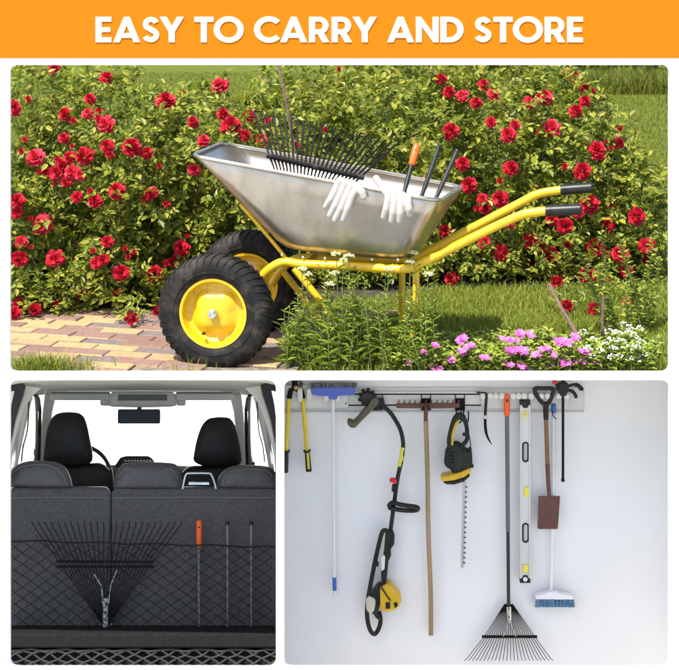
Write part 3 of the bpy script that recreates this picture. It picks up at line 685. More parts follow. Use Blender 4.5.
# ------------------------------------------------------------------ weeds and flowers in front of the barrow
def weed(L, st_, x, y, h, lw=.018, ll=.05, lean=.15, dens=.011, start=.1):
    b = np.array([x, y, GZ]); tip = b + np.array([rnd.gauss(0, lean) * h, rnd.gauss(0, lean * .4) * h, h]); st_.tube([Vector(b), Vector(b * .5 + tip * .5 + rv(.008)), Vector(tip)], [.0022, .0018, .0012], 5, cap=False)
    k_ = max(3, int(h / dens)); ph = rnd.random() * 6
    for j in range(k_):
        t = start + (1 - start) * (j + rnd.random() * .6) / k_; p = b + (tip - b) * t; a = ph + j * 2.4; o = np.array([math.cos(a), math.sin(a), rnd.uniform(.1, .9)])
        L.add(p, un(o), un(np.array([-o[0] * .4, -o[1] * .4 - .25, 1.]) + rv(.2)), ll * rnd.uniform(.6, 1.2) * (1.1 - .5 * t), lw * rnd.uniform(.7, 1.2))
    return tip
def yarrow(label, heads, pxs, ydepth, hs, seed, n):
    rnd.seed(seed); x0 = (sum(pxs) / 2 - CX) / F * ydepth; root = thing('yarrow_plant', (x0, ydepth, GZ), label, 'wild plant'); L = Leaves(); st_ = MB()
    for i in range(n):
        px = rnd.uniform(*pxs); y = ydepth + rnd.uniform(-.06, .10); weed(L, st_, (px - CX) / F * y, y, rnd.uniform(*hs), ll=rnd.uniform(.045, .08), lw=rnd.uniform(.008, .015))
    for i in range(9):
        weed(L, st_, (rnd.uniform(*pxs) - CX) / F * ydepth, ydepth + rnd.uniform(-.04, .06), rnd.uniform(hs[1] * .9, hs[1] * 1.3), ll=rnd.uniform(.035, .055), lw=rnd.uniform(.008, .012), dens=.009)
    hm = []
    for (px, py) in heads:
        tp = np.array(P(px, py, ydepth)); bx = tp[0] + rnd.gauss(0, .02); b = np.array([bx, ydepth, GZ]); st_.tube([Vector(b), Vector(tp)], [.0025, .0016], 5, cap=False)
        for j in range(9):
            t = .2 + .75 * j / 9; a = j * 2.4; o = np.array([math.cos(a), math.sin(a), .6]); L.add(b + (tp - b) * t, un(o), np.array([0, -.3, 1.]), .04, .008)
        m_ = MB()
        for j in range(34):
            a = rnd.random() * 6.28; rr = .019 * math.sqrt(rnd.random()); m_.sphere(tp + np.array([math.cos(a) * rr, math.sin(a) * rr, .004 + rnd.uniform(-.004, .004) - rr * rr * 14]), (.0042, .0042, .0035), 6, 5)
        hm.append(m_)
    L.build('leaves', 'leaf2', root); st_.build('stems', 'stem', root, recalc=False)
    for m_ in hm: m_.build('flower_head', 'yarrow', root, recalc=False)
yarrow('leafy green weed with pale flower heads growing just right of the tyres', [(302, 269), (307, 274)], (285, 330), 5.17, (.10, .22), 31, 17)
yarrow('tall weed with the most pale flower heads under the steel tub', [(336, 254), (343, 260), (334, 273), (330, 284), (349, 256)], (318, 372), 5.15, (.10, .30), 32, 25)
yarrow('weed with pale flower heads growing round the right hand barrow legs', [(389, 269), (413, 253), (428, 274), (410, 262)], (366, 440), 5.14, (.08, .26), 33, 26)
def cover(name, label, cat, pxs, y0, y1, n, hs, seed, flowers, ftype, m='leaf3'):
    rnd.seed(seed); yc = (y0 + y1) / 2; root = thing(name, ((sum(pxs) / 2 - CX) / F * yc, yc, GZ), label, cat); L = Leaves(); st_ = MB()
    for i in range(n):
        y = rnd.uniform(y0, y1); px = rnd.uniform(*pxs); weed(L, st_, (px - CX) / F * y, y, rnd.uniform(*hs), lw=.021, ll=.04, lean=.35, dens=.006, start=.15)
    L.build('leaves', m, root); st_.build('stems', 'stem', root, recalc=False)
    for (px, py, sz) in flowers:
        yy = min(max(1.245 * F / py, YE + .025), y1 + .1); c = np.array(P(px, py, yy)); s = sz * yy / F / 1.45; b = np.array([c[0], c[1] + .01, GZ])
        if ftype == 'pink':
            fl = Leaves()
            for q in range(3):
                cc = c + np.array([rnd.uniform(-.6, .6) * s, rnd.uniform(-.3, .3) * s, rnd.uniform(-.2, .2) * s]); ax = un(np.array([rnd.uniform(-.3, .3), -.6, 1.]))
                u = un(np.cross(ax, [0, 1, .3])); v = np.cross(ax, u)
                for k_ in range(11):
                    a = k_ * 2 * math.pi / 11 + rnd.uniform(-.15, .15); d = u * math.cos(a) + v * math.sin(a); fl.add(cc, un(d + ax * rnd.uniform(.1, .5)), ax, s * rnd.uniform(.55, .75), s * .5)
            fl.build('flower', 'pink', root, .6)
        else:
            m_ = MB()
            for q in range(13):
                v = un(rv()); v[2] = abs(v[2]); m_.sphere(c + v * s * .75, (.0036, .0036, .0024), 6, 5)
            m_.build('flower_cluster', 'whitefl', root, recalc=False)
        MB().tube([Vector(b), Vector(c)], .0015, 5, cap=False).build('flower_stalk', 'stem', root, recalc=False)
PK = [(470, 346, 10), (484, 358, 9), (545, 350, 10), (554, 356, 9), (585, 352, 10), (515, 341, 9), (548, 366, 9), (450, 360, 9), (425, 352, 8), (462, 340, 13), (461, 352, 12), (437, 368, 11), (437, 345, 9), (410, 362, 8), (526, 335, 14), (505, 340, 9), (511, 352, 13), (521, 350, 14), (536, 356, 11), (526, 367, 13), (508, 364, 9), (565, 342, 17), (575, 338, 11), (569, 364, 15), (578, 362, 11), (596, 362, 8)]
cover('pink_flower_plant', 'bright green pink flowered plant nearest the wheelbarrow legs', 'flowering plant', (392, 482), YE + .02, 5.50, 330, (.03, .075), 41, [f for f in PK if f[0] < 482], 'pink')
cover('pink_flower_plant', 'pink flowered plant in the middle of the front edge, below the lawn', 'flowering plant', (474, 548), YE + .02, 5.50, 300, (.03, .075), 42, [f for f in PK if 482 < f[0] < 545], 'pink')
cover('pink_flower_plant', 'pink flowered plant just left of the white flowers and the sticks', 'flowering plant', (540, 606), YE + .02, 5.42, 240, (.03, .075), 43, [f for f in PK if f[0] >= 545], 'pink')
WF = [(600, 352, 8), (616, 334, 8), (624, 326, 8), (640, 330, 8), (612, 358, 8), (592, 358, 8), (583, 334, 9), (588, 350, 9), (594, 340, 7), (608, 333, 9), (611, 341, 8), (606, 346, 8), (613, 350, 9), (621, 343, 9), (627, 335, 10), (631, 329, 9), (634, 338, 10), (626, 350, 10), (636, 348, 9), (630, 360, 8), (619, 358, 8), (642, 343, 9), (644, 356, 8), (638, 361, 7)]
cover('white_flower_plant', 'plant covered in small white flower clusters in the lower right corner', 'flowering plant', (578, 650), YE + .02, 5.40, 170, (.03, .10), 44, WF, 'white', 'leaf2')
cover('leafy_weed', 'yellow green leafy weed rising behind the white flowers at the right edge', 'wild plant', (606, 652), 5.5, 5.75, 15, (.14, .46), 45, [], 'white', 'leaf3')
# bare earth patch at the right edge of the beds
ep = MB(); ec = P(652, 345, 5.5); ep.add([(ec.x + math.cos(a) * .09 * (1 + .2 * math.sin(3 * a)) + .06, 5.5 + math.sin(a) * .16, GZ + .004) for a in [i * math.pi / 10 for i in range(20)]], [tuple(range(20))]); struct(ep.build('bare_earth', 'joint'))
# =================================================================== CAR INTERIOR (parked nose down in the left niche)
M['carfab'] = mat('seat_fabric', (.052, .052, .053), .9, col2=(.086, .086, .088), nscale=90, bump=.25, bscale=260, sheen=.3)
M['carpet'] = mat('boot_carpet', (.008, .008, .009), .95, col2=(.016, .016, .018), nscale=120, bump=.35, bscale=300, spec=.1)
M['leather'] = mat('seat_leather', (.066, .064, .068), .42, col2=(.08, .08, .083), nscale=40, bump=.12, bscale=220, spec=.4)
M['darkleather'] = mat('dark_leather', (.018, .017, .017), .5, bump=.1, bscale=200, spec=.35)
M['beige'] = mat('headliner_cloth', (.82, .80, .74), .9, col2=(.78, .76, .70), nscale=60, bump=.08, bscale=200)
M['trim'] = mat('beige_trim', (.82, .80, .74), .6, bump=.05, bscale=120)
M['blacktrim'] = mat('black_trim', (.015, .015, .016), .5)
M['greytrim'] = mat('grey_trim', (.16, .165, .155), .55)
M['carbody'] = mat('car_paint', (.45, .46, .47), .3, metal=.4, coat=.6)
M['stitch'] = mat('seat_stitching', (.19, .19, .19), .7)
M['mirror'] = mat('mirror_glass', (.022, .022, .021), .12, metal=1)
M['cord'] = mat('net_cord', (.003, .003, .003), .8)
M['cordgrey'] = mat('grey_net_cord', (.028, .028, .03), .85)
M['pane'] = glass('window_pane', (.97, 1, .98))
em = bpy.data.materials.new('overcast_sky'); em.use_nodes = True; N = em.node_tree.nodes; N.remove(N['Principled BSDF'])
e = N.new('ShaderNodeEmission'); e.inputs[0].default_value = (.97, 1, .97, 1); e.inputs[1].default_value = 2.6; em.node_tree.links.new(e.outputs[0], N['Material Output'].inputs[0])
M['sky'] = em
# bright sky backdrop closing the far end of the niche, beyond the windscreen
sk_ = MB(); pts = []
for i in range(13):
    a = R(180 * i / 12); pts.append((-1.0 - math.cos(a) * .74, 8.1 + math.sin(a) * .9))
for i in range(12):
    (x0, y0), (x1, y1) = pts[i], pts[i + 1]; sk_.add([(x0, y0, PZ), (x1, y1, PZ), (x1, y1, GZ - .02), (x0, y0, GZ - .02)], [(0, 1, 2, 3)])
struct(sk_.build('sky', 'sky'))
car = thing('parked_car', C(143, 640, 5.9), 'car seen through its open boot, dark rear seat and pale headliner', 'car')
car.rotation_euler = RC.to_euler()
def cprism(pl, d, dep): return [C(x, y, d) for x, y in pl], CF * (dep * CK)
def cpoly(name, pl, d, dep, m, parent=car, bevel=.006, mir=False):
    if mir: pl = [(286 - x, y) for x, y in pl]
    a, o = cprism(pl, d, dep); return MB().prism(a, o).build(name, m, parent, bevel=bevel)
def rpx(x0, y0, x1, y1, r): return [(a, b) for a, b in rrect(x0, y0, x1, y1, r, 5)]
def car_pillow(name, outline, d, dep, m, parent, bulge=.02):
    """upholstered shape: px outline, rounded front and back"""
    ol = [Vector((x, y, 0)) for x, y in outline]; ol = smooth_path(ol + ol[:1], 4)[:-1] if len(ol) < 16 else ol; outline = [(p.x, p.y) for p in ol]
    cx_ = sum(p[0] for p in outline) / len(outline); cy_ = sum(p[1] for p in outline) / len(outline); loops = []
    for (s, dd) in ((.3, -bulge), (.62, -bulge * .85), (.86, -bulge * .45), (.97, 0), (1.0, dep * .25), (1.0, dep * .7), (.95, dep * .92), (.8, dep)):
        k0 = (d + dd) / d
        loops.append([C(cx_ + (x - cx_) * s, cy_ + (y - cy_) * s, d + dd) for x, y in outline])
    return MB().loft(loops).build(name, m, parent, ang=75)
# rear seat backs
def seatback(x0, x1, nm):
    o = bpy.data.objects.new(nm, None); COL.objects.link(o); o.parent = car
    cpoly('backrest', [(x0, 700), (x0, 492), (x0 + 3, 489), (x1 - 3, 489), (x1, 492), (x1, 700)], 5.60, .10, 'carfab', o, .008)
    cpoly('top_roll', [(x0 + .5, 500), (x0 + .5, 492), (x0 + 4, 487), (x1 - 4, 487), (x1 - .5, 492), (x1 - .5, 500)], 5.612, .075, 'leather', o, .014)
    MB().tube([C(x0 + 2, 497.5, 5.598), C((x0 + x1) / 2, 497, 5.597), C(x1 - 2, 497.5, 5.598)], .0016, 5).build('piping', 'stitch', o)
    return o
s1_ = seatback(9, 110.6, 'rear_seat'); s2_ = seatback(111.8, 277, 'rear_seat')
def rear_rest(ol, tri, parent):
    car_pillow('headrest', ol, 5.62, .085, 'leather', parent, .022)
    MB().tube([C(x, y, 5.602) for x, y in tri], .0014, 5).build('seam', 'stitch', parent)
lo = [(8, 486.5), (10, 474), (16, 466), (26, 461.5), (40, 460.5), (56, 462), (65, 467), (70, 476), (72, 484), (70, 488), (40, 488.5)]
rear_rest(lo, [(12, 473), (20, 467), (33, 464.5), (48, 465), (58, 469), (64, 477), (66, 485)], s1_)
mo = [(113, 487.5), (115, 476), (121, 466), (126, 463), (150, 462), (172, 463), (178, 467), (182, 478), (183, 487.5), (176, 490), (120, 490)]
rear_rest(mo, [(118, 477), (124, 469.5), (150, 468), (172, 469.5), (178, 479)], s2_)
ro = [(217, 488), (219, 477), (226, 469), (236, 465.5), (255, 465), (268, 466.5), (274, 470), (277, 478), (277, 489), (250, 490)]
rear_rest(ro, [(222, 486), (225, 477), (233, 470.5), (250, 469), (266, 470), (273, 476)], s2_)
lt = MB().tube(smooth_path([C(182.5, 489, 5.60), C(184, 481, 5.60), C(186, 474.5, 5.60), C(190, 473.4, 5.60), C(207, 473.4, 5.60), C(211, 474.5, 5.60), C(214, 481, 5.60), C(216, 489, 5.60)], 4), .0052, 8).build('seat_latch', 'chrome', s2_)
cpoly('latch_plate', [(188, 485), (189, 482), (209, 482), (210, 485)], 5.61, .02, 'chrome', s2_, .002)
# front seats
def front(ol, bk, posts):
    o = bpy.data.objects.new('front_seat', None); COL.objects.link(o); o.parent = car
    car_pillow('headrest', ol, 6.05, .09, 'darkleather', o, .022); car_pillow('backrest', bk, 6.07, .13, 'darkleather', o, .02)
    for a in posts: MB().tube([C(a, 460, 6.10), C(a, 475, 6.10)], .0045, 8).build('headrest_post', 'chrome', o)
    return o
front([(43, 459), (45, 440), (48, 425), (54, 415.5), (62, 412.3), (73, 412), (81, 414), (86, 421), (90, 438), (93, 456), (90, 463), (80, 465.5), (60, 466), (48, 464)],
      [(28, 620), (30, 475), (40, 467), (60, 465.5), (90, 463), (101, 463), (109, 469), (114, 482), (118, 620)], (70, 80))
front([(193, 459), (196, 442), (201, 427), (207, 419.5), (214, 417.3), (224, 417), (231, 419), (236, 428), (240, 444), (242, 459), (239, 464), (228, 466), (205, 466), (196, 463)],
      [(170, 620), (175, 482), (182, 472), (190, 466), (205, 465.5), (235, 464.5), (250, 466), (256, 474), (259, 620)], (203, 217))
# dashboard, wheel, instrument hood
cpoly('dashboard', [(20, 600), (22, 474), (60, 468), (110, 465), (160, 465), (230, 468), (266, 474), (268, 600)], 6.55, .25, 'greytrim', car, .02)
cpoly('dash_display', [(114, 467), (120, 457.5), (126, 455.8), (148, 455.8), (152, 458), (158, 467)], 6.45, .05, 'blacktrim', car, .004)
dm = MB()
for i in range(9): a = C(124.5 + i * 3.1, 459.8, 6.447); dm.prism([a, C(126.6 + i * 3.1, 459.8, 6.447), C(126.6 + i * 3.1, 461.6, 6.447), C(124.5 + i * 3.1, 461.6, 6.447)], CF * .002)
tag(dm.build('display_marks', 'trim', car), kind='stuff')
wc = C(76, 478, 6.42); wm = MB(); ax = (CU * .45 - CF).normalized(); u_ = CR; v_ = ax.cross(u_).normalized()
wm.tube([wc + (u_ * math.cos(i * math.pi / 24) + v_ * math.sin(i * math.pi / 24)) * .165 for i in range(48)], .0105, 8, closed=True)
wm.tube([wc - u_ * .16, wc + u_ * .16], .014, 8); wm.sphere(wc, (.05, .04, .05)); wm.build('steering_wheel', 'blacktrim', car)
# roof, headliner, visors, console, mirror
def quad_strip(rows, thick):
    """rows: list of (d, [(px,py)...]) front skin, given thickness upwards"""
    l0 = [[C(x, y, d) for x, y in pl] for d, pl in rows]; mb = MB(); n = len(l0[0]); vs = []
    for r_ in l0: vs += r_
    for r_ in l0: vs += [p + CU * thick for p in r_]
    m_ = len(l0); o = m_ * n; fs = []
    for i in range(m_ - 1):
        for j in range(n - 1):
            a = i * n + j; fs.append((a, a + 1, a + n + 1, a + n)); fs.append((o + a, o + a + n, o + a + n + 1, o + a + 1))
    for i in range(m_ - 1):
        a = i * n; fs.append((a, a + n, o + a + n, o + a)); b = a + n - 1; fs.append((b, o + b, o + b + n, b + n))
    for j in range(n - 1):
        fs.append((j, o + j, o + j + 1, j + 1)); a = (m_ - 1) * n + j; fs.append((a, a + 1, o + a + 1, o + a))
    mb.add(vs, fs); return mb
quad_strip([(5.52, [(7, 385), (20, 382.5), (60, 380.5), (143, 379.8), (226, 380.5), (266, 382.5), (279, 385)]), (5.75, [(12, 388), (28, 385.5), (62, 384), (143, 383.2), (224, 384), (258, 385.5), (274, 388)]),
            (6.1, [(28, 391), (38, 389), (66, 388), (143, 387), (220, 388), (248, 389), (258, 391)]), (6.45, [(38, 396), (46, 394.5), (70, 393), (143, 392), (216, 393), (240, 394.5), (248, 396)])], .012).build('headliner', 'beige', car, ang=60)
car_pillow('sun_visor', rpx(50, 393, 112, 400.5, 3), 6.30, .02, 'trim', car, .006); car_pillow('sun_visor', rpx(174, 393, 234, 400.5, 3), 6.30, .02, 'trim', car, .006)
for x0_, x1_ in ((52, 110), (176, 232)): cpoly('visor_gap_shade', [(x0_, 392), (x1_, 392), (x1_, 393.6), (x0_, 393.6)], 6.28, .004, 'greytrim', car, .001)  # grey strips painting in the shade of the gap between visor and headliner
for x in (105, 181): car_pillow('visor_bracket', rpx(x - 5, 393, x + 5, 406, 2.5), 6.33, .02, 'trim', car, .008)
con = car_pillow('roof_console', [(109, 396), (113, 392), (130, 391.5), (158, 391.5), (172, 392), (176, 396), (176, 403), (170, 407), (114, 407), (109, 403)], 6.28, .06, 'beige', car, .016)
MB().prism([C(118, 394.5, 6.262), C(167, 394.5, 6.262), C(167, 400.5, 6.262), C(118, 400.5, 6.262)], CF * .02).build('console_panel', 'greytrim', con)
for x in (123, 160): MB().sphere(C(x, 404, 6.258), .008, 10, 7).build('map_light', 'trim', con)
mr_ = cpoly('rear_view_mirror', rpx(117.5, 409, 160.5, 423.8, 2), 6.30, .025, 'blacktrim', car, .004)
cpoly('mirror_glass', rpx(119, 410.4, 159, 422.4, 1.5), 6.296, .003, 'mirror', mr_, 0)
MB().tube([C(140, 405, 6.31), C(139, 411, 6.31)], .012, 8).build('mirror_arm', 'blacktrim', mr_)
# pillars and side windows (mirrored)
for mir in (False, True):
    cpoly('windscreen_pillar', [(45, 390), (60, 391), (55, 399), (52, 412), (49, 440), (47, 480), (38, 480), (40.5, 440), (42, 415)], 6.40, .05, 'trim', car, .006, mir)
    cpoly('pillar_seal', [(33.5, 394), (36.5, 393), (40, 398), (41.5, 410), (41, 440), (39.5, 480), (36.5, 480), (38, 440), (38.3, 412)], 6.36, .02, 'blacktrim', car, .002, mir)
    cpoly('door_frame', [(30.5, 397), (34, 394), (37.5, 402), (38.0, 440), (36, 480), (32, 480), (34.5, 440), (34.8, 410)], 6.33, .03, 'greytrim', car, .003, mir)
    cpoly('door_pillar', [(22, 405), (29, 394), (32, 396), (27, 418), (22, 440), (17.5, 462), (15.5, 480), (11, 480), (13, 455), (17, 430)], 6.05, .05, 'trim', car, .005, mir)
    MB().tube(smooth_path([C(p[0] if not mir else 286 - p[0], p[1], 6.03) for p in ((29, 398), (28.5, 415), (27, 432), (23, 447), (21.5, 462))], 3), .0035, 6).build('seat_belt', 'blacktrim', car)
    cpoly('rear_pillar', [(22.5, 385), (40, 388), (31, 396), (24, 408), (17, 430), (11, 455), (9, 480), (8, 480), (9, 455), (11, 430), (18, 405)], 5.66, .05, 'trim', car, .006, mir)
    cpoly('boot_frame', [(7, 383), (13, 381), (25, 384.5), (23, 396), (15, 420), (10, 445), (8, 480), (6.5, 480), (6.5, 450), (9, 424), (11.5, 404), (14.5, 390), (7, 392)], 5.56, .05, 'blacktrim', car, .005, mir)
    MB().tube(smooth_path([C(p[0] if not mir else 286 - p[0], p[1], 6.20) for p in ((44.5, 394), (47.5, 388), (53, 383.8), (56.5, 384.5))], 4), .0065, 8).build('grab_handle', 'trim', car)
    s = -1 if mir else 1
    cpoly('body_side', [(7, 700), (7, 490), (9, 480), (20, 480), (20, 700)], 5.72, .85, 'carbody', car, .01, mir)
pn = MB(); pn.add([C(46, 395, 6.50), C(240, 395, 6.50), C(250, 475, 6.62), C(36, 475, 6.62)], [(0, 1, 2, 3)]); pn.build('windscreen', 'pane', car)
for mir in (False, True):
    q = lambda x: 286 - x if mir else x
    pn = MB(); pn.add([C(q(22), 396, 6.02), C(q(44), 396, 6.42), C(q(40), 480, 6.42), C(q(11), 480, 6.02)], [(0, 1, 2, 3)]); pn.build('side_window', 'pane', car)
    pn = MB(); pn.add([C(q(10), 388, 5.6), C(q(26), 396, 6.0), C(q(12), 480, 6.0), C(q(7.5), 480, 5.6)], [(0, 1, 2, 3)]); pn.build('side_window', 'pane', car)
# boot floor and sill
cpoly('boot_floor', [(6, 648), (6, 633.5), (280, 633.5), (280, 648)], 5.36, .235, 'carpet', car, .008)
cpoly('boot_step', [(6, 720), (6, 650), (280, 650), (280, 720)], 5.40, .19, 'carpet', car, .008)
# cargo nets
def net(name, label, x0, x1, ytop, ybot, cw, ch, d, r, m, edge):
    root = thing(name, C(143, ybot(143), d), label, 'net'); mb = MB(); n = int((x1 - x0) / cw) + 2; rows = int(round((ybot(143) - ytop(143)) / (ch / 2)))
    for sgn in (1, -1):
        for i in range(-rows // 2 - 1, n + rows // 2 + 1):
            pts = []
            for j in range(rows + 1):
                x = x0 + (i + sgn * j / 2) * cw + (0 if sgn > 0 else 0); t = j / rows; y = ytop(x) * (1 - t) + ybot(x) * t
                if x0 - .1 <= x <= x1 + .1: pts.append(C(x + math.sin(x * 1.3 + y) * .12, y + math.sin(y * 2 + x * .7) * .12, d + (.0018 if (j % 2) == (sgn > 0) else -.0018)))
            if len(pts) > 1: mb.tube(pts, r, 5, cap=False)
    mb.build('mesh', m, root, recalc=False)
    MB().tube([C(x, ytop(x), d) for x in np.linspace(x0, x1, 24)], edge, 7).build('top_cord', m, root)
    MB().tube([C(x, ybot(x), d) for x in np.linspace(x0, x1, 12)], edge, 7).build('bottom_cord', m, root)
    return root
net('cargo_net', 'black diamond mesh cargo net stretched across the rear seat backs over the rake', 7, 279, lambda x: 540.5 + 6.5 * (x - 10) / 266 + .8 * math.sin(x * .11), lambda x: 632.5, 15.6, 11.4, 5.535, .0016, 'cord', .0036)
net('floor_net', 'slack grey rope net hanging at the bottom edge of the car boot', 7, 279, lambda x: 650 + 1.2 * math.sin(x * .35), lambda x: 676, 17, 9, 5.375, .0034, 'cordgrey', .005)
r2 = thing('fan_rake', C(105.5, 628, 5.56), 'black fan rake head standing behind the cargo net in the car boot', 'rake')
paths = []; NT = 24
for i in range(NT):
    s = i / (NT - 1); tx = 33.5 + 147 * s; bx = 60 + 91 * s; cx_ = 102.5 + 6.5 * s
    paths.append([C(cx_, 624, 5.558), C(cx_ + (bx - cx_) * .5, 594, 5.55), C(bx, 563.5, 5.55), C(bx + (tx - bx) * .985, 526, 5.552), C(tx - (3.2 if s < .55 else -3.2) * abs(s - .5) * 1.0 - .3, 521.5, 5.545)])
rake(r2, paths, [C(56, 561.3, 5.547), C(154, 561.8, 5.547)], .0042, ([C(105.3, 632, 5.55), C(105.6, 598, 5.548)], .0115), yoke=[[C(103, 604, 5.545), C(101.5, 586, 5.545), C(94, 574, 5.545)], [C(108.5, 604, 5.545), C(111, 584, 5.545), C(117, 570, 5.545)]], ms='zinc')
MB().tube([C(56, 566.4, 5.547), C(154, 566.6, 5.547)], .0042, 8).build('cross_bar', 'blackpaint', r2)
bh = MB()
bh.sphere(C(105.6, 604, 5.536), (.004, .003, .004), 8, 6); bh.build('rivet', 'gripblk', r2)
for y in (612, 620): MB().sphere(C(105.6, y, 5.536), (.004, .003, .004), 8, 6).build('rivet', 'gripblk', r2)
for x, lb, gp in ((199, 'grey pole with orange grip standing behind the cargo net', .10), (227.6, 'plain grey pole in the middle of the three behind the cargo net', None), (251.3, 'plain grey pole at the right of the three behind the cargo net', None)):
    rt = thing('rake_pole', C(x, 637, 5.56), lb, 'pole'); pole(rt, C(x, 522, 5.562), C(x, 637, 5.562), .0078, 'polegrey', gp)
# =================================================================== TOOL WALL
M['railgrey'] = mat('pale_rail', (.60, .60, .60), .45, col2=(.56, .56, .555), nscale=12)
M['clipgrey'] = mat('grey_clip', (.64, .63, .61), .5)
M['blue'] = mat('blue_plastic', (.07, .12, .50), .45)
M['blue2'] = mat('blue_cap', (.03, .12, .42), .4)
M['bristle'] = mat('grey_bristle', (.13, .125, .125), .95, col2=(.24, .23, .23), nscale=120, nlo=.4, nhi=.6)
M['bristleblue'] = mat('blue_bristle', (.07, .17, .30), .95, col2=(.16, .30, .46), nscale=160, nlo=.4, nhi=.6)
M['whitepole'] = mat('white_pole', (.72, .73, .75), .35)
M['loppyellow'] = mat('yellow_tube', (.66, .50, .012), .32, coat=.2)
M['brass'] = mat('brass', (.50, .36, .12), .35, metal=.9)
M['olive'] = mat('olive_plastic', (.070, .062, .036), .5, col2=(.10, .09, .055), nscale=25)
M['sticker'] = mat('yellow_sticker', (.60, .58, .05), .4)
M['red'] = mat('red_plastic', (.55, .02, .025), .4)
M['fuel'] = mat('cloudy_plastic', (.50, .50, .40), .4)
M['wood'] = mat('ash_handle', (.36, .26, .14), .6, col2=(.25, .175, .09), nscale=5, stretch=(9, 9, .5))
M['wood2'] = mat('brown_handle', (.24, .115, .045), .5, col2=(.16, .075, .03), nscale=5, stretch=(9, 9, .5))
M['rust'] = mat('rusty_iron', (.10, .048, .042), .75, metal=.2, col2=(.15, .065, .05), nscale=25, bump=.3, bscale=90)
M['hedgegreen'] = mat('dark_green_plastic', (.008, .014, .010), .5, spec=.3, col2=(.014, .022, .016), nscale=15)
M['blade'] = mat('cutting_steel', (.55, .55, .54), .35, metal=.9)
M['level'] = mat('level_alloy', (.60, .60, .59), .38, metal=.35, col2=(.55, .55, .54), nscale=4, stretch=(6, 6, .4))
M['vial'] = mat('yellow_vial', (.70, .62, .05), .25, coat=.5)
M['label'] = mat('white_label', (.65, .65, .64), .5)
def gp(px, py, off=0.): return G(px, py, off)
OUT = Vector((0, -1, 0))
def gbox(x0, y0, x1, y1, o0, o1): a = G(x0, y0, o1); b = G(x1, y1, o1); mb = MB(); return mb.span((a.x, YW - o1, a.z), (b.x, YW - o0, b.z))
def gprism(pl, o0, o1): return MB().prism([G(x, y, o1) for x, y in pl], Vector((0, o1 - o0, 0)))
def gt(x, y, o): return G(x, y, o)
# rails
rl = thing('wall_rail', G(440, 410, 0), 'long pale metal rail with two dark grooves across the tool wall', 'rail')
gbox(276, 387.5, 584, 411, .001, .008).build('backing_strip', 'railgrey', rl, bevel=.002)
gbox(276, 411.2, 584, 412.8, .001, .012).build('lower_edge', 'railgrey', rl)
gbox(346, 391.5, 482, 407, .009, .016).build('track', 'clipgrey', rl, bevel=.002)
gbox(347, 393.7, 481, 394.9, .0165, .018).build('groove', 'blackpaint', rl); gbox(347, 404.7, 481, 405.9, .0165, .018).build('groove', 'blackpaint', rl)
h1 = thing('tool_holder', G(316, 407, 0), 'pale plastic holder with spring clips gripping the blue broom and the loppers', 'tool holder')
gbox(280, 385.5, 348.5, 408, .0175, .026).build('holder_plate', 'clipgrey', h1, bevel=.003)
for x in (300, 309, 326, 337.5):
    gprism([(x - 2.4, 389), (x + 2.4, 389), (x + 2.6, 399), (x + 1.2, 402.5), (x - 1.2, 402.5), (x - 2.6, 399)], .0265, .062).build('spring_clip', 'clipgrey', h1, bevel=.004)
MB().tube([gt(346, 403.5, .0262), gt(346, 403.5, .029)], .003, 8).build('screw', 'gripblk', h1)
h2 = thing('tool_holder', G(524, 407, 0), 'pale holder with a row of round knobs carrying the orange gripped rake, level and shovel', 'tool holder')
gprism([(480, 392), (484, 390), (566, 390), (570, 393), (569, 406), (565, 408.5), (486, 408.5), (481, 405)], .0085, .024).build('holder_plate', 'clipgrey', h2, bevel=.004)
for i, x in enumerate((483, 490, 495.5, 501.5, 513, 518.5, 524, 531, 541, 547.5, 558.5, 566.5)):
    mb = MB(); mb.lathe([(.006, .0245), (.007, .04), (.012, .046), (.0135, .054), (.011, .062), (.004, .065)], G(x, 395.5, .05) - OUT * .05, OUT, 14); mb.build('knob', 'clipgrey', h2)
# loppers
lp = thing('loppers', gt(295, 388, .03), 'yellow handled loppers hanging at the left edge of the tool wall', 'loppers')
for s, (a, b, c_, d_) in ((0, ((291, 389), (289.2, 398), (286.3, 450), (285.2, 472))), (1, ((301, 389), (302.6, 398), (307, 450), (308.8, 471)))):
    MB().tube([gt(*a, .035), gt(*b, .036)], [.009, .0115], 10).build('handle_socket', 'blackpaint', lp)
    MB().tube([gt(*b, .036), gt(*c_, .036)], .0085, 12).build('handle', 'loppyellow', lp)
    g = MB(); g.tube([gt(*c_, .036), gt(c_[0] + (d_[0] - c_[0]) * .06, c_[1] + 1.4, .036), gt(c_[0] + (d_[0] - c_[0]) * .1, c_[1] + 2, .036), gt(*d_, .036)], [.0155, .0155, .0105, .0125], 12); g.build('grip', 'gripblk', lp)
    if s: gprism([(306.6, 453), (309.0, 453), (309.8, 469), (307.6, 469)], .0475, .0495).build('grip_inlay', 'loppyellow', lp)
MB().lathe([(.0, 0), (.009, 0), (.009, .006), (.005, .009), (0, .009)], gt(296, 387.5, .042), OUT, 14, False).build('pivot', 'brass', lp)
gprism([(291.5, 381.5), (297.5, 381), (298.5, 387), (301, 390), (297, 392), (291, 390), (292, 386)], .03, .041).build('jaw', 'blackpaint', lp, bevel=.002)
gprism([(298.5, 380), (303, 382.5), (302.4, 388), (299, 391.5), (296, 389.5), (299.5, 386)], .024, .029).build('jaw', 'rust', lp, bevel=.002)
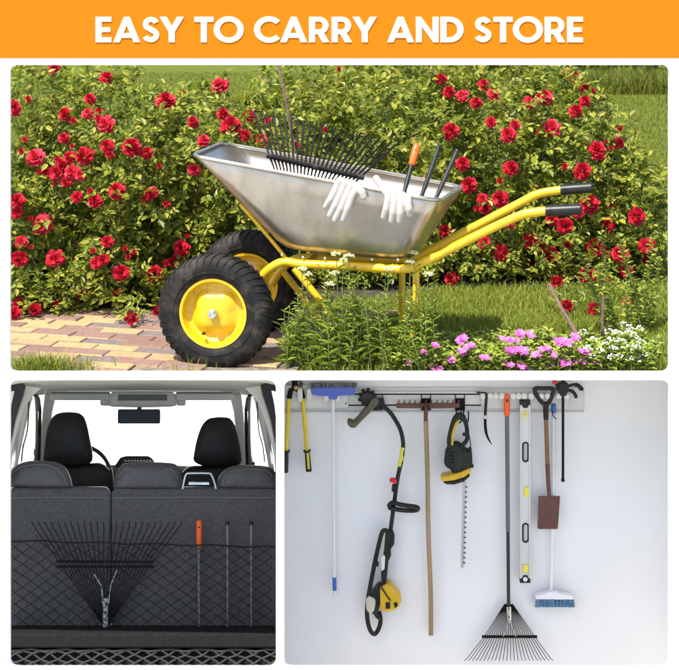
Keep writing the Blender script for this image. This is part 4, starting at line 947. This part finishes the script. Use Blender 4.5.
# blue push broom upside down
bb = thing('push_broom', gt(333, 596, .03), 'blue push broom hung head up with white pole', 'broom')
gprism([(311, 388.6), (313, 387.6), (354, 387), (355.8, 389), (354.8, 394.6), (350, 395.6), (338, 396.2), (337, 399.5), (329.5, 399.5), (328.5, 396.4), (316, 396), (312, 394.8)], .031, .066).build('head', 'blue', bb, bevel=.004)
bm_ = MB()
rnd.seed(3)
for i in range(420):
    x = 310.6 + 46.2 * rnd.random(); o = .028 + .042 * rnd.random(); sp = (x - 333.5) * .03; bm_.tube([gt(x, 388, o), gt(x + sp + rnd.uniform(-.5, .5), 382.3 + rnd.uniform(0, 1.3), o)], .0011, 4, cap=False)
bm_.build('bristles', 'bristle', bb, recalc=False)
MB().tube([gt(333, 399, .048), gt(333.2, 480, .04), gt(334.4, 578, .03)], .0066, 12).build('pole', 'whitepole', bb)
MB().tube([gt(334.4, 577, .03), gt(334.6, 590, .03)], .0085, 12).build('grip', 'blue2', bb); MB().tube([gt(334.6, 590, .03), gt(334.7, 594.5, .03)], .006, 12).build('end_cap', 'whitepole', bb)
# string trimmer
tm = thing('string_trimmer', gt(386, 634, .03), 'string trimmer with curved shaft, yellow engine and black strap hanging engine down', 'string trimmer')
MB().tube(smooth_path([gt(381, 405.5, .05), gt(386, 408.5, .05), (gt(391, 413.5, .05)), gt(396, 421, .05), gt(400.5, 430, .05), gt(402.8, 440, .05), gt(403, 449, .05), gt(401, 462, .05), gt(397.3, 480, .048), gt(393.5, 508, .045), gt(390, 534, .042)], 5), .0088, 12).build('shaft', 'gripblk', tm)
MB().tube([gt(402.9, 447, .05), gt(401.5, 458, .05), gt(399.6, 466, .05)], .0096, 12).build('sticker', 'sticker', tm)
gprism([(371.5, 399), (377, 398), (379.5, 402), (376, 407), (360, 423), (355.5, 428.3), (350.5, 428.2), (347.3, 424.5), (347.6, 421.4), (350.5, 421), (353, 423), (358, 418.5), (368, 406)], .03, .078).build('guard', 'olive', tm, bevel=.006)
hd = MB(); hd.lathe([(.012, 0), (.026, .004), (.03, .016), (.026, .03), (.012, .034)], gt(367, 397, .035), OUT, 18)
for i in range(9): a = i * 2 * math.pi / 9; hd.sphere(gt(367, 397, .053) + Vector((math.cos(a), 0, math.sin(a))) * .03, .0085, 8, 6)
hd.build('spool', 'gripblk', tm)
gprism([(375, 400), (384, 399), (385.5, 408), (380, 411), (374.5, 408)], .035, .065).build('gear_head', 'gripblk', tm, bevel=.004)
gprism([(389.5, 480), (392, 478.5), (397, 479.5), (396.8, 484), (393.5, 484.5), (392.5, 482.5), (390, 482.8)], .045, .065).build('lock_lever', 'red', tm, bevel=.003)
gprism([(392.2, 485), (395.4, 485), (394.6, 492), (391.5, 492)], .045, .062).build('clamp', 'gripblk', tm, bevel=.003)
MB().tube(smooth_path([gt(389, 505, .058), gt(393, 502.6, .07), gt(400, 504.5, .085), (gt(410, 506, .09)), gt(416, 507, .088), gt(418, 508.6, .08), gt(415, 510.3, .075), gt(405, 510.3, .07), gt(395, 509, .062), gt(390, 508, .058)], 4), .0095, 10, closed=True).build('loop_handle', 'gripblk', tm)
gprism([(385.5, 534), (388, 531), (393, 531.5), (394.8, 536), (394.4, 545), (391, 549), (391.2, 556), (388.5, 562), (387.5, 574), (386, 585), (381.5, 585), (381, 572), (383, 560), (384.4, 550)], .028, .06).build('throttle_grip', 'gripblk', tm, bevel=.006)
gprism([(381.4, 557), (384, 555), (385.2, 557), (384.5, 569), (381.4, 571)], .0605, .0625).build('white_sticker', 'label', tm)
en = gprism([(380, 590), (384, 586.5), (386.5, 584.3), (391.5, 584.5), (394.5, 589.5), (400, 595), (401.5, 601), (399, 608), (393, 611.5), (384, 613), (380.3, 610)], .012, .075).build('engine_cover', 'yellow', tm, bevel=.01, bseg=3)
gprism([(385.5, 602.5), (390, 602), (390.3, 608.5), (385.8, 609)], .0755, .078).build('vent', 'gripblk', en, bevel=.001)
gprism([(393.5, 603), (397, 602), (398, 605.5), (395, 608.5)], .0755, .0775).build('vent', 'gripblk', en, bevel=.001)
MB().tube([gt(381.5, 587.5, .077), gt(387, 596, .079), gt(390.5, 600.5, .077)], .003, 6).build('pull_cord', 'gripblk', en)
gprism([(369.5, 595.5), (374, 590.5), (379, 585), (386, 584.8), (386.5, 588), (383, 592), (381.5, 597), (379, 611), (374, 616), (371, 612)], .012, .055).build('fan_housing', 'gripblk', tm, bevel=.008)
blob('fuel_tank', [(gt(371, 600, .04), gt(370.5, 607, .04), .025, .023)], .004, 'fuel', tm, 4)
gprism([(372.5, 613), (376.5, 611.5), (380, 617), (383, 619), (381, 622), (376, 618.5)], .02, .05).build('muffler', 'gripblk', tm, bevel=.005)
MB().tube(smooth_path([gt(389, 532, .062), gt(384.5, 530, .06), gt(381.5, 534, .055), gt(378, 548, .05), gt(374.5, 564, .045), gt(370.5, 585, .045), gt(367.5, 603, .05), gt(367.2, 617, .055), gt(369.8, 629, .055), gt(374.2, 634, .05), gt(378.5, 629, .045), gt(380.6, 620, .04), gt(379, 611, .036)], 4), .0078, 8, flat=(.25, 1.25, (0, -1, .0))).build('strap', 'gripblk', tm)
gprism([(375.4, 562.5), (379, 562), (378.6, 566.5), (375, 567)], .048, .056).build('strap_buckle', 'gripblk', tm, bevel=.001)
# hooks on the rail
def hook(px, label, prongs=False):
    hk = thing('rail_hook', gt(px, 411, .018), label, 'hook')
    MB().tube([gt(px - 4.6, 394.5, .019), gt(px + 4.6, 394.5, .019), gt(px + 4.6, 405, .019), gt(px - 4.6, 405, .019)], .0022, 6, closed=True).build('wire_frame', 'blackpaint', hk)
    gbox(px - 5, 398.5, px + 5, 410.5, .0185, .024).build('plate', 'blackpaint', hk, bevel=.002)
    n = 0
    if prongs:
        for dx in (-3.6, 3.6): MB().tube(smooth_path([gt(px + dx, 408, .025), gt(px + dx, 416, .03), gt(px + dx + .8, 421, .04), gt(px + dx + 4, 422.4, .055), gt(px + dx + 4.8, 418, .062), gt(px + dx + 4.8, 411, .064)], 4), .0029, 7).build('prong', 'blackpaint', hk)
    else:
        for dx in (-2.5, 2.5): MB().tube(smooth_path([gt(px + dx, 405, .026), gt(px + dx, 408.5, .04), gt(px + dx, 409, .06), gt(px + dx, 406, .07)], 4), .0029, 7).build('prong', 'blackpaint', hk)
hook(378, 'black rail hook holding up the string trimmer'); hook(426, 'black rail hook behind the head of the iron rake'); hook(460, 'black rail hook with long prongs holding the hedge trimmer', True)
# iron garden rake
ir = thing('iron_rake', gt(430, 636, .03), 'old iron garden rake with long wooden handle, head up', 'rake')
gprism([(395.3, 404.8), (397, 404), (459, 403.6), (460.3, 405), (459.6, 407.8), (440, 408.6), (397, 408.3)], .040, .052).build('head_bar', 'rust', ir, bevel=.002)
for i in range(12):
    x = 398.3 + i * 5.45
    MB().tube(smooth_path([gt(x, 405.5, .045), gt(x + .2, 402.5, .048), gt(x + .9, 399.6, .062)], 3), [.0032] * 4 + [.0026, .0022, .0014], 6).build('tine', 'rust', ir)
MB().tube(smooth_path([gt(426.5, 405.5, .05), gt(425.8, 412, .052), gt(425.8, 421, .05)], 3), [.011, .011, .0095, .009, .0085, .0085, .0085], 10).build('socket', 'rust', ir)
MB().tube(smooth_path([gt(425.8, 420.5, .05), gt(427.6, 480, .045), gt(428.6, 540, .04), gt(430.6, 590, .034), gt(431, 634.5, .028)], 6), [.0098] * 24 + [.0105], 12).build('handle', 'wood', ir)
# hedge trimmer
ht = thing('hedge_trimmer', gt(463, 568, .03), 'dark green hedge trimmer with yellow guard hanging from a hook, blade down', 'hedge trimmer')
MB().tube(smooth_path([gt(450.5, 447, .06), gt(449.8, 441, .06), gt(452, 429, .06), gt(455.5, 419, .06), gt(459.5, 415.8, .06), gt(464, 418.5, .06)], 5), [.0125] * 14 + [.0135] * 12, 12).build('rear_handle', 'hedgegreen', ht)
MB().tube(smooth_path([gt(463, 417, .06), gt(466, 424, .06), gt(467.2, 433, .06), gt(466.4, 440.5, .06), gt(461, 446.5, .06), gt(455, 450, .06)], 5), .0088, 12).build('front_handle', 'hedgegreen', ht)
MB().tube(smooth_path([gt(452.2, 445, .074), gt(452.8, 434, .074), gt(456, 424, .073), gt(459, 420.5, .072)], 4), .005, 8).build('handle_inlay', 'yellow', ht)
gprism([(464.5, 432), (462.2, 434.5), (463.2, 436.5), (465.8, 436)], .054, .066).build('trigger', 'gripblk', ht, bevel=.002)
blob('motor_body', [(gt(451, 451, .05), gt(450, 462, .05), .025, .026), (gt(456, 448, .05), gt(457, 468, .055), .03, .027), (gt(464, 453, .05), gt(465, 466, .05), .026, .027), (gt(469.5, 452, .045), gt(470, 464, .045), .011, .012)], .005, 'hedgegreen', ht, 5)
for i in range(4): MB().tube([gt(447.3 + i * .2, 452 + i * 3.4, .072), gt(454, 453.5 + i * 3.4, .082)], .0022, 6).build('vent_rib', 'gripblk', ht)
MB().tube([gt(468.5, 449, .06), gt(471.5, 448.6, .06)], .0075, 8).build('cable_plug', 'gripblk', ht); MB().tube([gt(470, 465.5, .05), gt(473.4, 466.2, .05)], .007, 8).build('lock_knob', 'gripblk', ht)
MB().tube(smooth_path([gt(470.5, 449, .062), gt(470, 440, .07), gt(467.5, 428, .07), gt(466.5, 418, .06)], 4), .0022, 6).build('power_cord', 'gripblk', ht)
gprism([(441, 478.8), (443, 476.4), (452, 475), (462, 472.2), (469, 468.8), (471.2, 469.5), (470.5, 473), (464, 477.5), (454, 480.6), (445, 481.6), (441.5, 480.8)], .035, .088).build('guard', 'yellow', ht, bevel=.006)
gprism([(443, 482.2), (454, 481.3), (464, 478.3), (470, 474), (469.8, 477), (464, 482), (454, 485), (446, 484.6)], .037, .082).build('guard_base', 'hedgegreen', ht, bevel=.005)
gprism([(462.6, 482), (466.6, 482), (465.2, 530), (464.4, 566), (462.8, 568.5), (460.8, 567.5), (460.8, 560)], .058, .064).build('blade', 'blade', ht, bevel=.001)
th = MB()
for i in range(16):
    y = 486 + i * 5.05; x = 466.4 - (y - 482) * .026; th.prism([gt(x - 1.2, y, .0665), gt(x + 1.3, y + .6, .0665), gt(x + 1.3, y + 1.6, .0665), gt(x - 1.2, y + 2.0, .0665)], Vector((0, .002, 0)))
tag(th.build('blade_teeth', 'polegrey', ht), kind='stuff')
# pruning sickle
sc = thing('pruning_sickle', gt(486, 444, .03), 'thin black curved pruning sickle hanging between the hedge trimmer and the leaf rake', 'sickle')
MB().tube(smooth_path([gt(476.5, 392.3, .05), gt(481, 392.6, .054), gt(485.5, 393, .058), gt(486.2, 398, .06), gt(485.6, 408, .055), gt(485.2, 416, .05)], 4), [.0035] * 9 + [.0062] * 11 + [.0062], 10, ).build('handle', 'gripblk', sc)
MB().tube([gt(485.3, 415, .05), gt(485.3, 418.4, .05)], .0072, 10).build('ferrule', 'chrome', sc)
MB().tube(smooth_path([gt(485.2, 417.5, .05), gt(485.3, 426, .048), gt(486.5, 434, .046), gt(489, 440, .044), gt(492, 444.6, .042)], 4), [.0058] * 8 + [.005, .0045, .0042, .004, .0036, .003, .0022, .0016, .001], 8, flat=(.35, 1.1, (0, -1, 0))).build('curved_blade', 'blackpaint', sc)
# leaf rake
r3 = thing('leaf_rake', gt(508.5, 660, .03), 'complete fan leaf rake with orange grip and long grey pole, tines down', 'rake')
rr = .0088; top = gt(506.8, 397, .05); low = gt(508.6, 606, .035)
MB().tube([top.lerp(low, .05), top.lerp(low, .64)], rr, 14).build('pole', 'polegrey', r3); MB().tube([top.lerp(low, .64), low], rr * .84, 14).build('pole', 'pole', r3)
g = MB(); d = (low - top).normalized(); g.tube([top - d * .012, top - d * .004, top + d * .02, top + d * .05, top + d * .072, top + d * .076], [rr * .8, rr * 1.2, rr * 1.45, rr * 1.45, rr * 1.4, rr * 1.1], 14); g.build('grip', 'orangegrip', r3)
MB().sphere(top + d * .012 + Vector((0, -rr * 1.3, 0)), (.004, .003, .0075), 8, 6).build('hang_hole', 'gripblk', r3)
paths = []; NT = 24
for i in range(NT):
    s = i / (NT - 1); cx_ = 504.6 + 8 * s; bx = 484 + 51 * s; tx = 467 + 83.5 * s; sg_ = -1 if s < .5 else 1
    paths.append([gt(cx_, 604, .034), gt(bx, 637, .036), gt(tx, 658.2, .045), gt(tx + sg_ * abs(s - .5) * 5 , 660.3, .032)])
rake(r3, paths, [gt(482, 636.5, .041), gt(537, 636.5, .041)], .0056, ([low + Vector((0, -.002, 0)), gt(509.4, 622, .04)], .011), yoke=[[gt(508.4, 620, .048), gt(506, 630, .046), gt(503, 636, .044)], [gt(510.4, 620, .048), gt(513, 630, .046), gt(516, 636, .044)]], tr=.0014)
for y in (609, 617): MB().sphere(gt(509.1, y, .053), (.0035, .003, .0035), 8, 6).build('rivet', 'gripblk', r3)
# spirit level
lv = thing('spirit_level', gt(525, 583, .03), 'long silver spirit level with yellow vials hanging upright', 'spirit level')
def slot_outline(x0, y0, x1, y1):
    return [(x, z) for x, z in rrect(G(x0, y1, .05).x, G(x0, y1, .05).z, G(x1, y0, .05).x, G(x1, y0, .05).z, (x1 - x0) / 2 * GP * .98, 7)]
a = G(520, 582.3, .05); b = G(530.4, 401.5, .05)
body = fill_curve('level_body', [[(a.x, a.z), (b.x, a.z), (b.x, b.z), (a.x, b.z)], slot_outline(523, 442.5, 528, 461.5), slot_outline(523, 523.5, 528.2, 542)], .018, 'level', lv, YW - .05)
for x in (520.9, 529.6): gbox(x - .75, 402, x + .75, 582, .0505, .0525).build('flange', 'level', lv)
for (x0, y0, x1, y1) in ((523, 442.5, 528, 461.5), (523, 523.5, 528.2, 542)):
    o = slot_outline(x0, y0, x1, y1); MB().tube([Vector((x, YW - .0505, z)) for x, z in o], .0034, 6, closed=True).build('slot_ring', 'gripblk', lv)
gprism([(520, 401), (530.5, 401), (530.5, 405.2), (528.6, 405.2), (527.6, 408), (523.2, 408), (522, 405.2), (520, 405.2)], .03, .0535).build('end_cap', 'gripblk', lv, bevel=.001)
gprism([(520, 583), (530.5, 583), (530.5, 578.6), (528.4, 578.2), (527.6, 575.4), (523.4, 575.4), (522.4, 578.2), (520, 578.6)], .03, .0535).build('end_cap', 'gripblk', lv, bevel=.001)
MB().lathe([(0, 0), (.0135, 0), (.0135, .003), (.009, .004), (0, .004)], gt(525.2, 414, .0502), OUT, 24, False).build('vial', 'vial', lv)
MB().lathe([(0, 0), (.0065, 0), (.0065, .0015), (0, .0015)], gt(525.2, 414, .0543), OUT, 18, False).build('vial_window', 'fuel', lv)
MB().lathe([(0, 0), (.009, 0), (.009, .003), (0, .003)], gt(525.2, 579, .0538), OUT, 18, False).build('hang_ring', 'label', lv)
gbox(524.2, 487, 529, 497, .0503, .0545).build('vial', 'vial', lv, bevel=.002); gbox(523, 565, 528.4, 572.5, .0503, .0545).build('vial', 'vial', lv, bevel=.002)
# shovel
sv = thing('garden_shovel', gt(548, 529, .03), 'small shovel with black D handle and rusty square blade', 'shovel')
MB().tube(smooth_path([gt(546, 405.5, .055), gt(541, 401.5, .06), gt(536.5, 395, .06), gt(534.6, 389.5, .06), gt(537, 388.2, .06), gt(544, 388.4, .06), gt(551, 388.4, .06), gt(553.4, 390, .06), gt(552, 396, .06), gt(549.5, 401.5, .06), gt(546.6, 405.5, .055)], 4), .0088, 10).build('handle_loop', 'gripblk', sv)
MB().tube([gt(546, 402.5, .056), gt(545.8, 408, .054), gt(546, 419, .05)], [.014, .0115, .0105], 12).build('handle_neck', 'gripblk', sv)
MB().tube([gt(546, 418, .05), gt(546.8, 442, .047), gt(547.4, 464, .043)], .0092, 12).build('shaft', 'wood2', sv)
MB().tube([gt(547.4, 463, .043), gt(548.3, 484, .04), gt(549.4, 497, .038)], [.0096, .0085, .0075], 12).build('socket', 'rust', sv)
bl = MB(); rows = [(495.8, 538.6, 560.0), (497, 538.3, 560), (512, 538, 559), (527, 537.4, 558), (529, 538.4, 557.4)]; lps = []
for (y, x0, x1) in rows:
    fr_ = []; bk = []
    for j in range(9):
        t = j / 8; x = x0 + (x1 - x0) * t; o = .036 + .010 * (2 * t - 1) ** 2; fr_.append(gt(x, y, o + .0025)); bk.append(gt(x, y, o))
    lps.append(fr_ + bk[::-1])
bl.loft(lps).build('blade', 'rust', sv, ang=30)
# white deck broom
db = thing('deck_broom', gt(555, 607, .03), 'white broom with pale pole and blue bristles hanging behind the shovel', 'broom')
MB().tube([gt(553.6, 411, .018), gt(552.6, 520, .022), gt(551.2, 594, .026)], .0064, 12).build('pole', 'whitepole', db)
MB().tube([gt(553.5, 404.2, .03), gt(553.6, 412.4, .026)], .0098, 12).build('cap', 'blue2', db)
MB().tube(smooth_path([gt(552, 410, .036), gt(553, 415, .037), gt(556, 419.2, .034)], 3), .0022, 6).build('hang_loop', 'gripblk', db)
gprism([(535.4, 598), (536.6, 595.4), (546, 593.4), (549, 592), (556, 592), (559, 593.4), (572, 595.4), (574.6, 598.6), (573, 600), (536, 599.6)], .018, .048).build('head', 'whitepole', db, bevel=.004)
bm_ = MB()
for i in range(520):
    x = 536.2 + 37.4 * rnd.random(); o = .018 + .03 * rnd.random(); sp = (x - 555) * .06; bm_.tube([gt(x, 599, o), gt(x + sp + rnd.uniform(-.6, .6), 606.6 + rnd.uniform(-.6, .6), o + (o - .043) * .3)], .0013, 4, cap=False)
bm_.build('bristles', 'bristleblue', db, recalc=False)
# bar clamp
bc = thing('bar_clamp', gt(563, 482, .03), 'black bar clamp with red knob hanging at the right end of the rail', 'clamp')
gbox(562, 379.5, 564.3, 481, .046, .056).build('bar', 'blackpaint', bc)
gprism([(558.5, 384), (561, 382.6), (566.5, 382.4), (569, 385), (568.6, 391), (566, 396.4), (561, 396.6), (558.6, 392)], .04, .068).build('sliding_jaw', 'gripblk', bc, bevel=.004)
MB().tube(smooth_path([gt(567, 386.4, .055), gt(573, 384.6, .055), gt(578, 385.4, .055), gt(580.8, 388.4, .055), gt(581, 390, .055)], 4), [.006] * 6 + [.0085] * 6 + [.0105] * 5, 10).build('lever', 'gripblk', bc)
MB().tube(smooth_path([gt(567, 390, .055), gt(571.5, 391, .055), gt(574.8, 394, .055), gt(576.2, 397.6, .055)], 4), [.006] * 4 + [.0075] * 9, 10).build('trigger', 'gripblk', bc)
MB().tube([gt(552.6, 381.6, .055), gt(557.4, 382.2, .055)], .0075, 12).build('clamp_pad', 'red', bc); MB().tube([gt(556.5, 383, .054), gt(558, 390, .054)], .0072, 8).build('fixed_jaw', 'gripblk', bc)
gbox(561.5, 479.5, 564.8, 482, .044, .058).build('end_stop', 'gripblk', bc, bevel=.001)
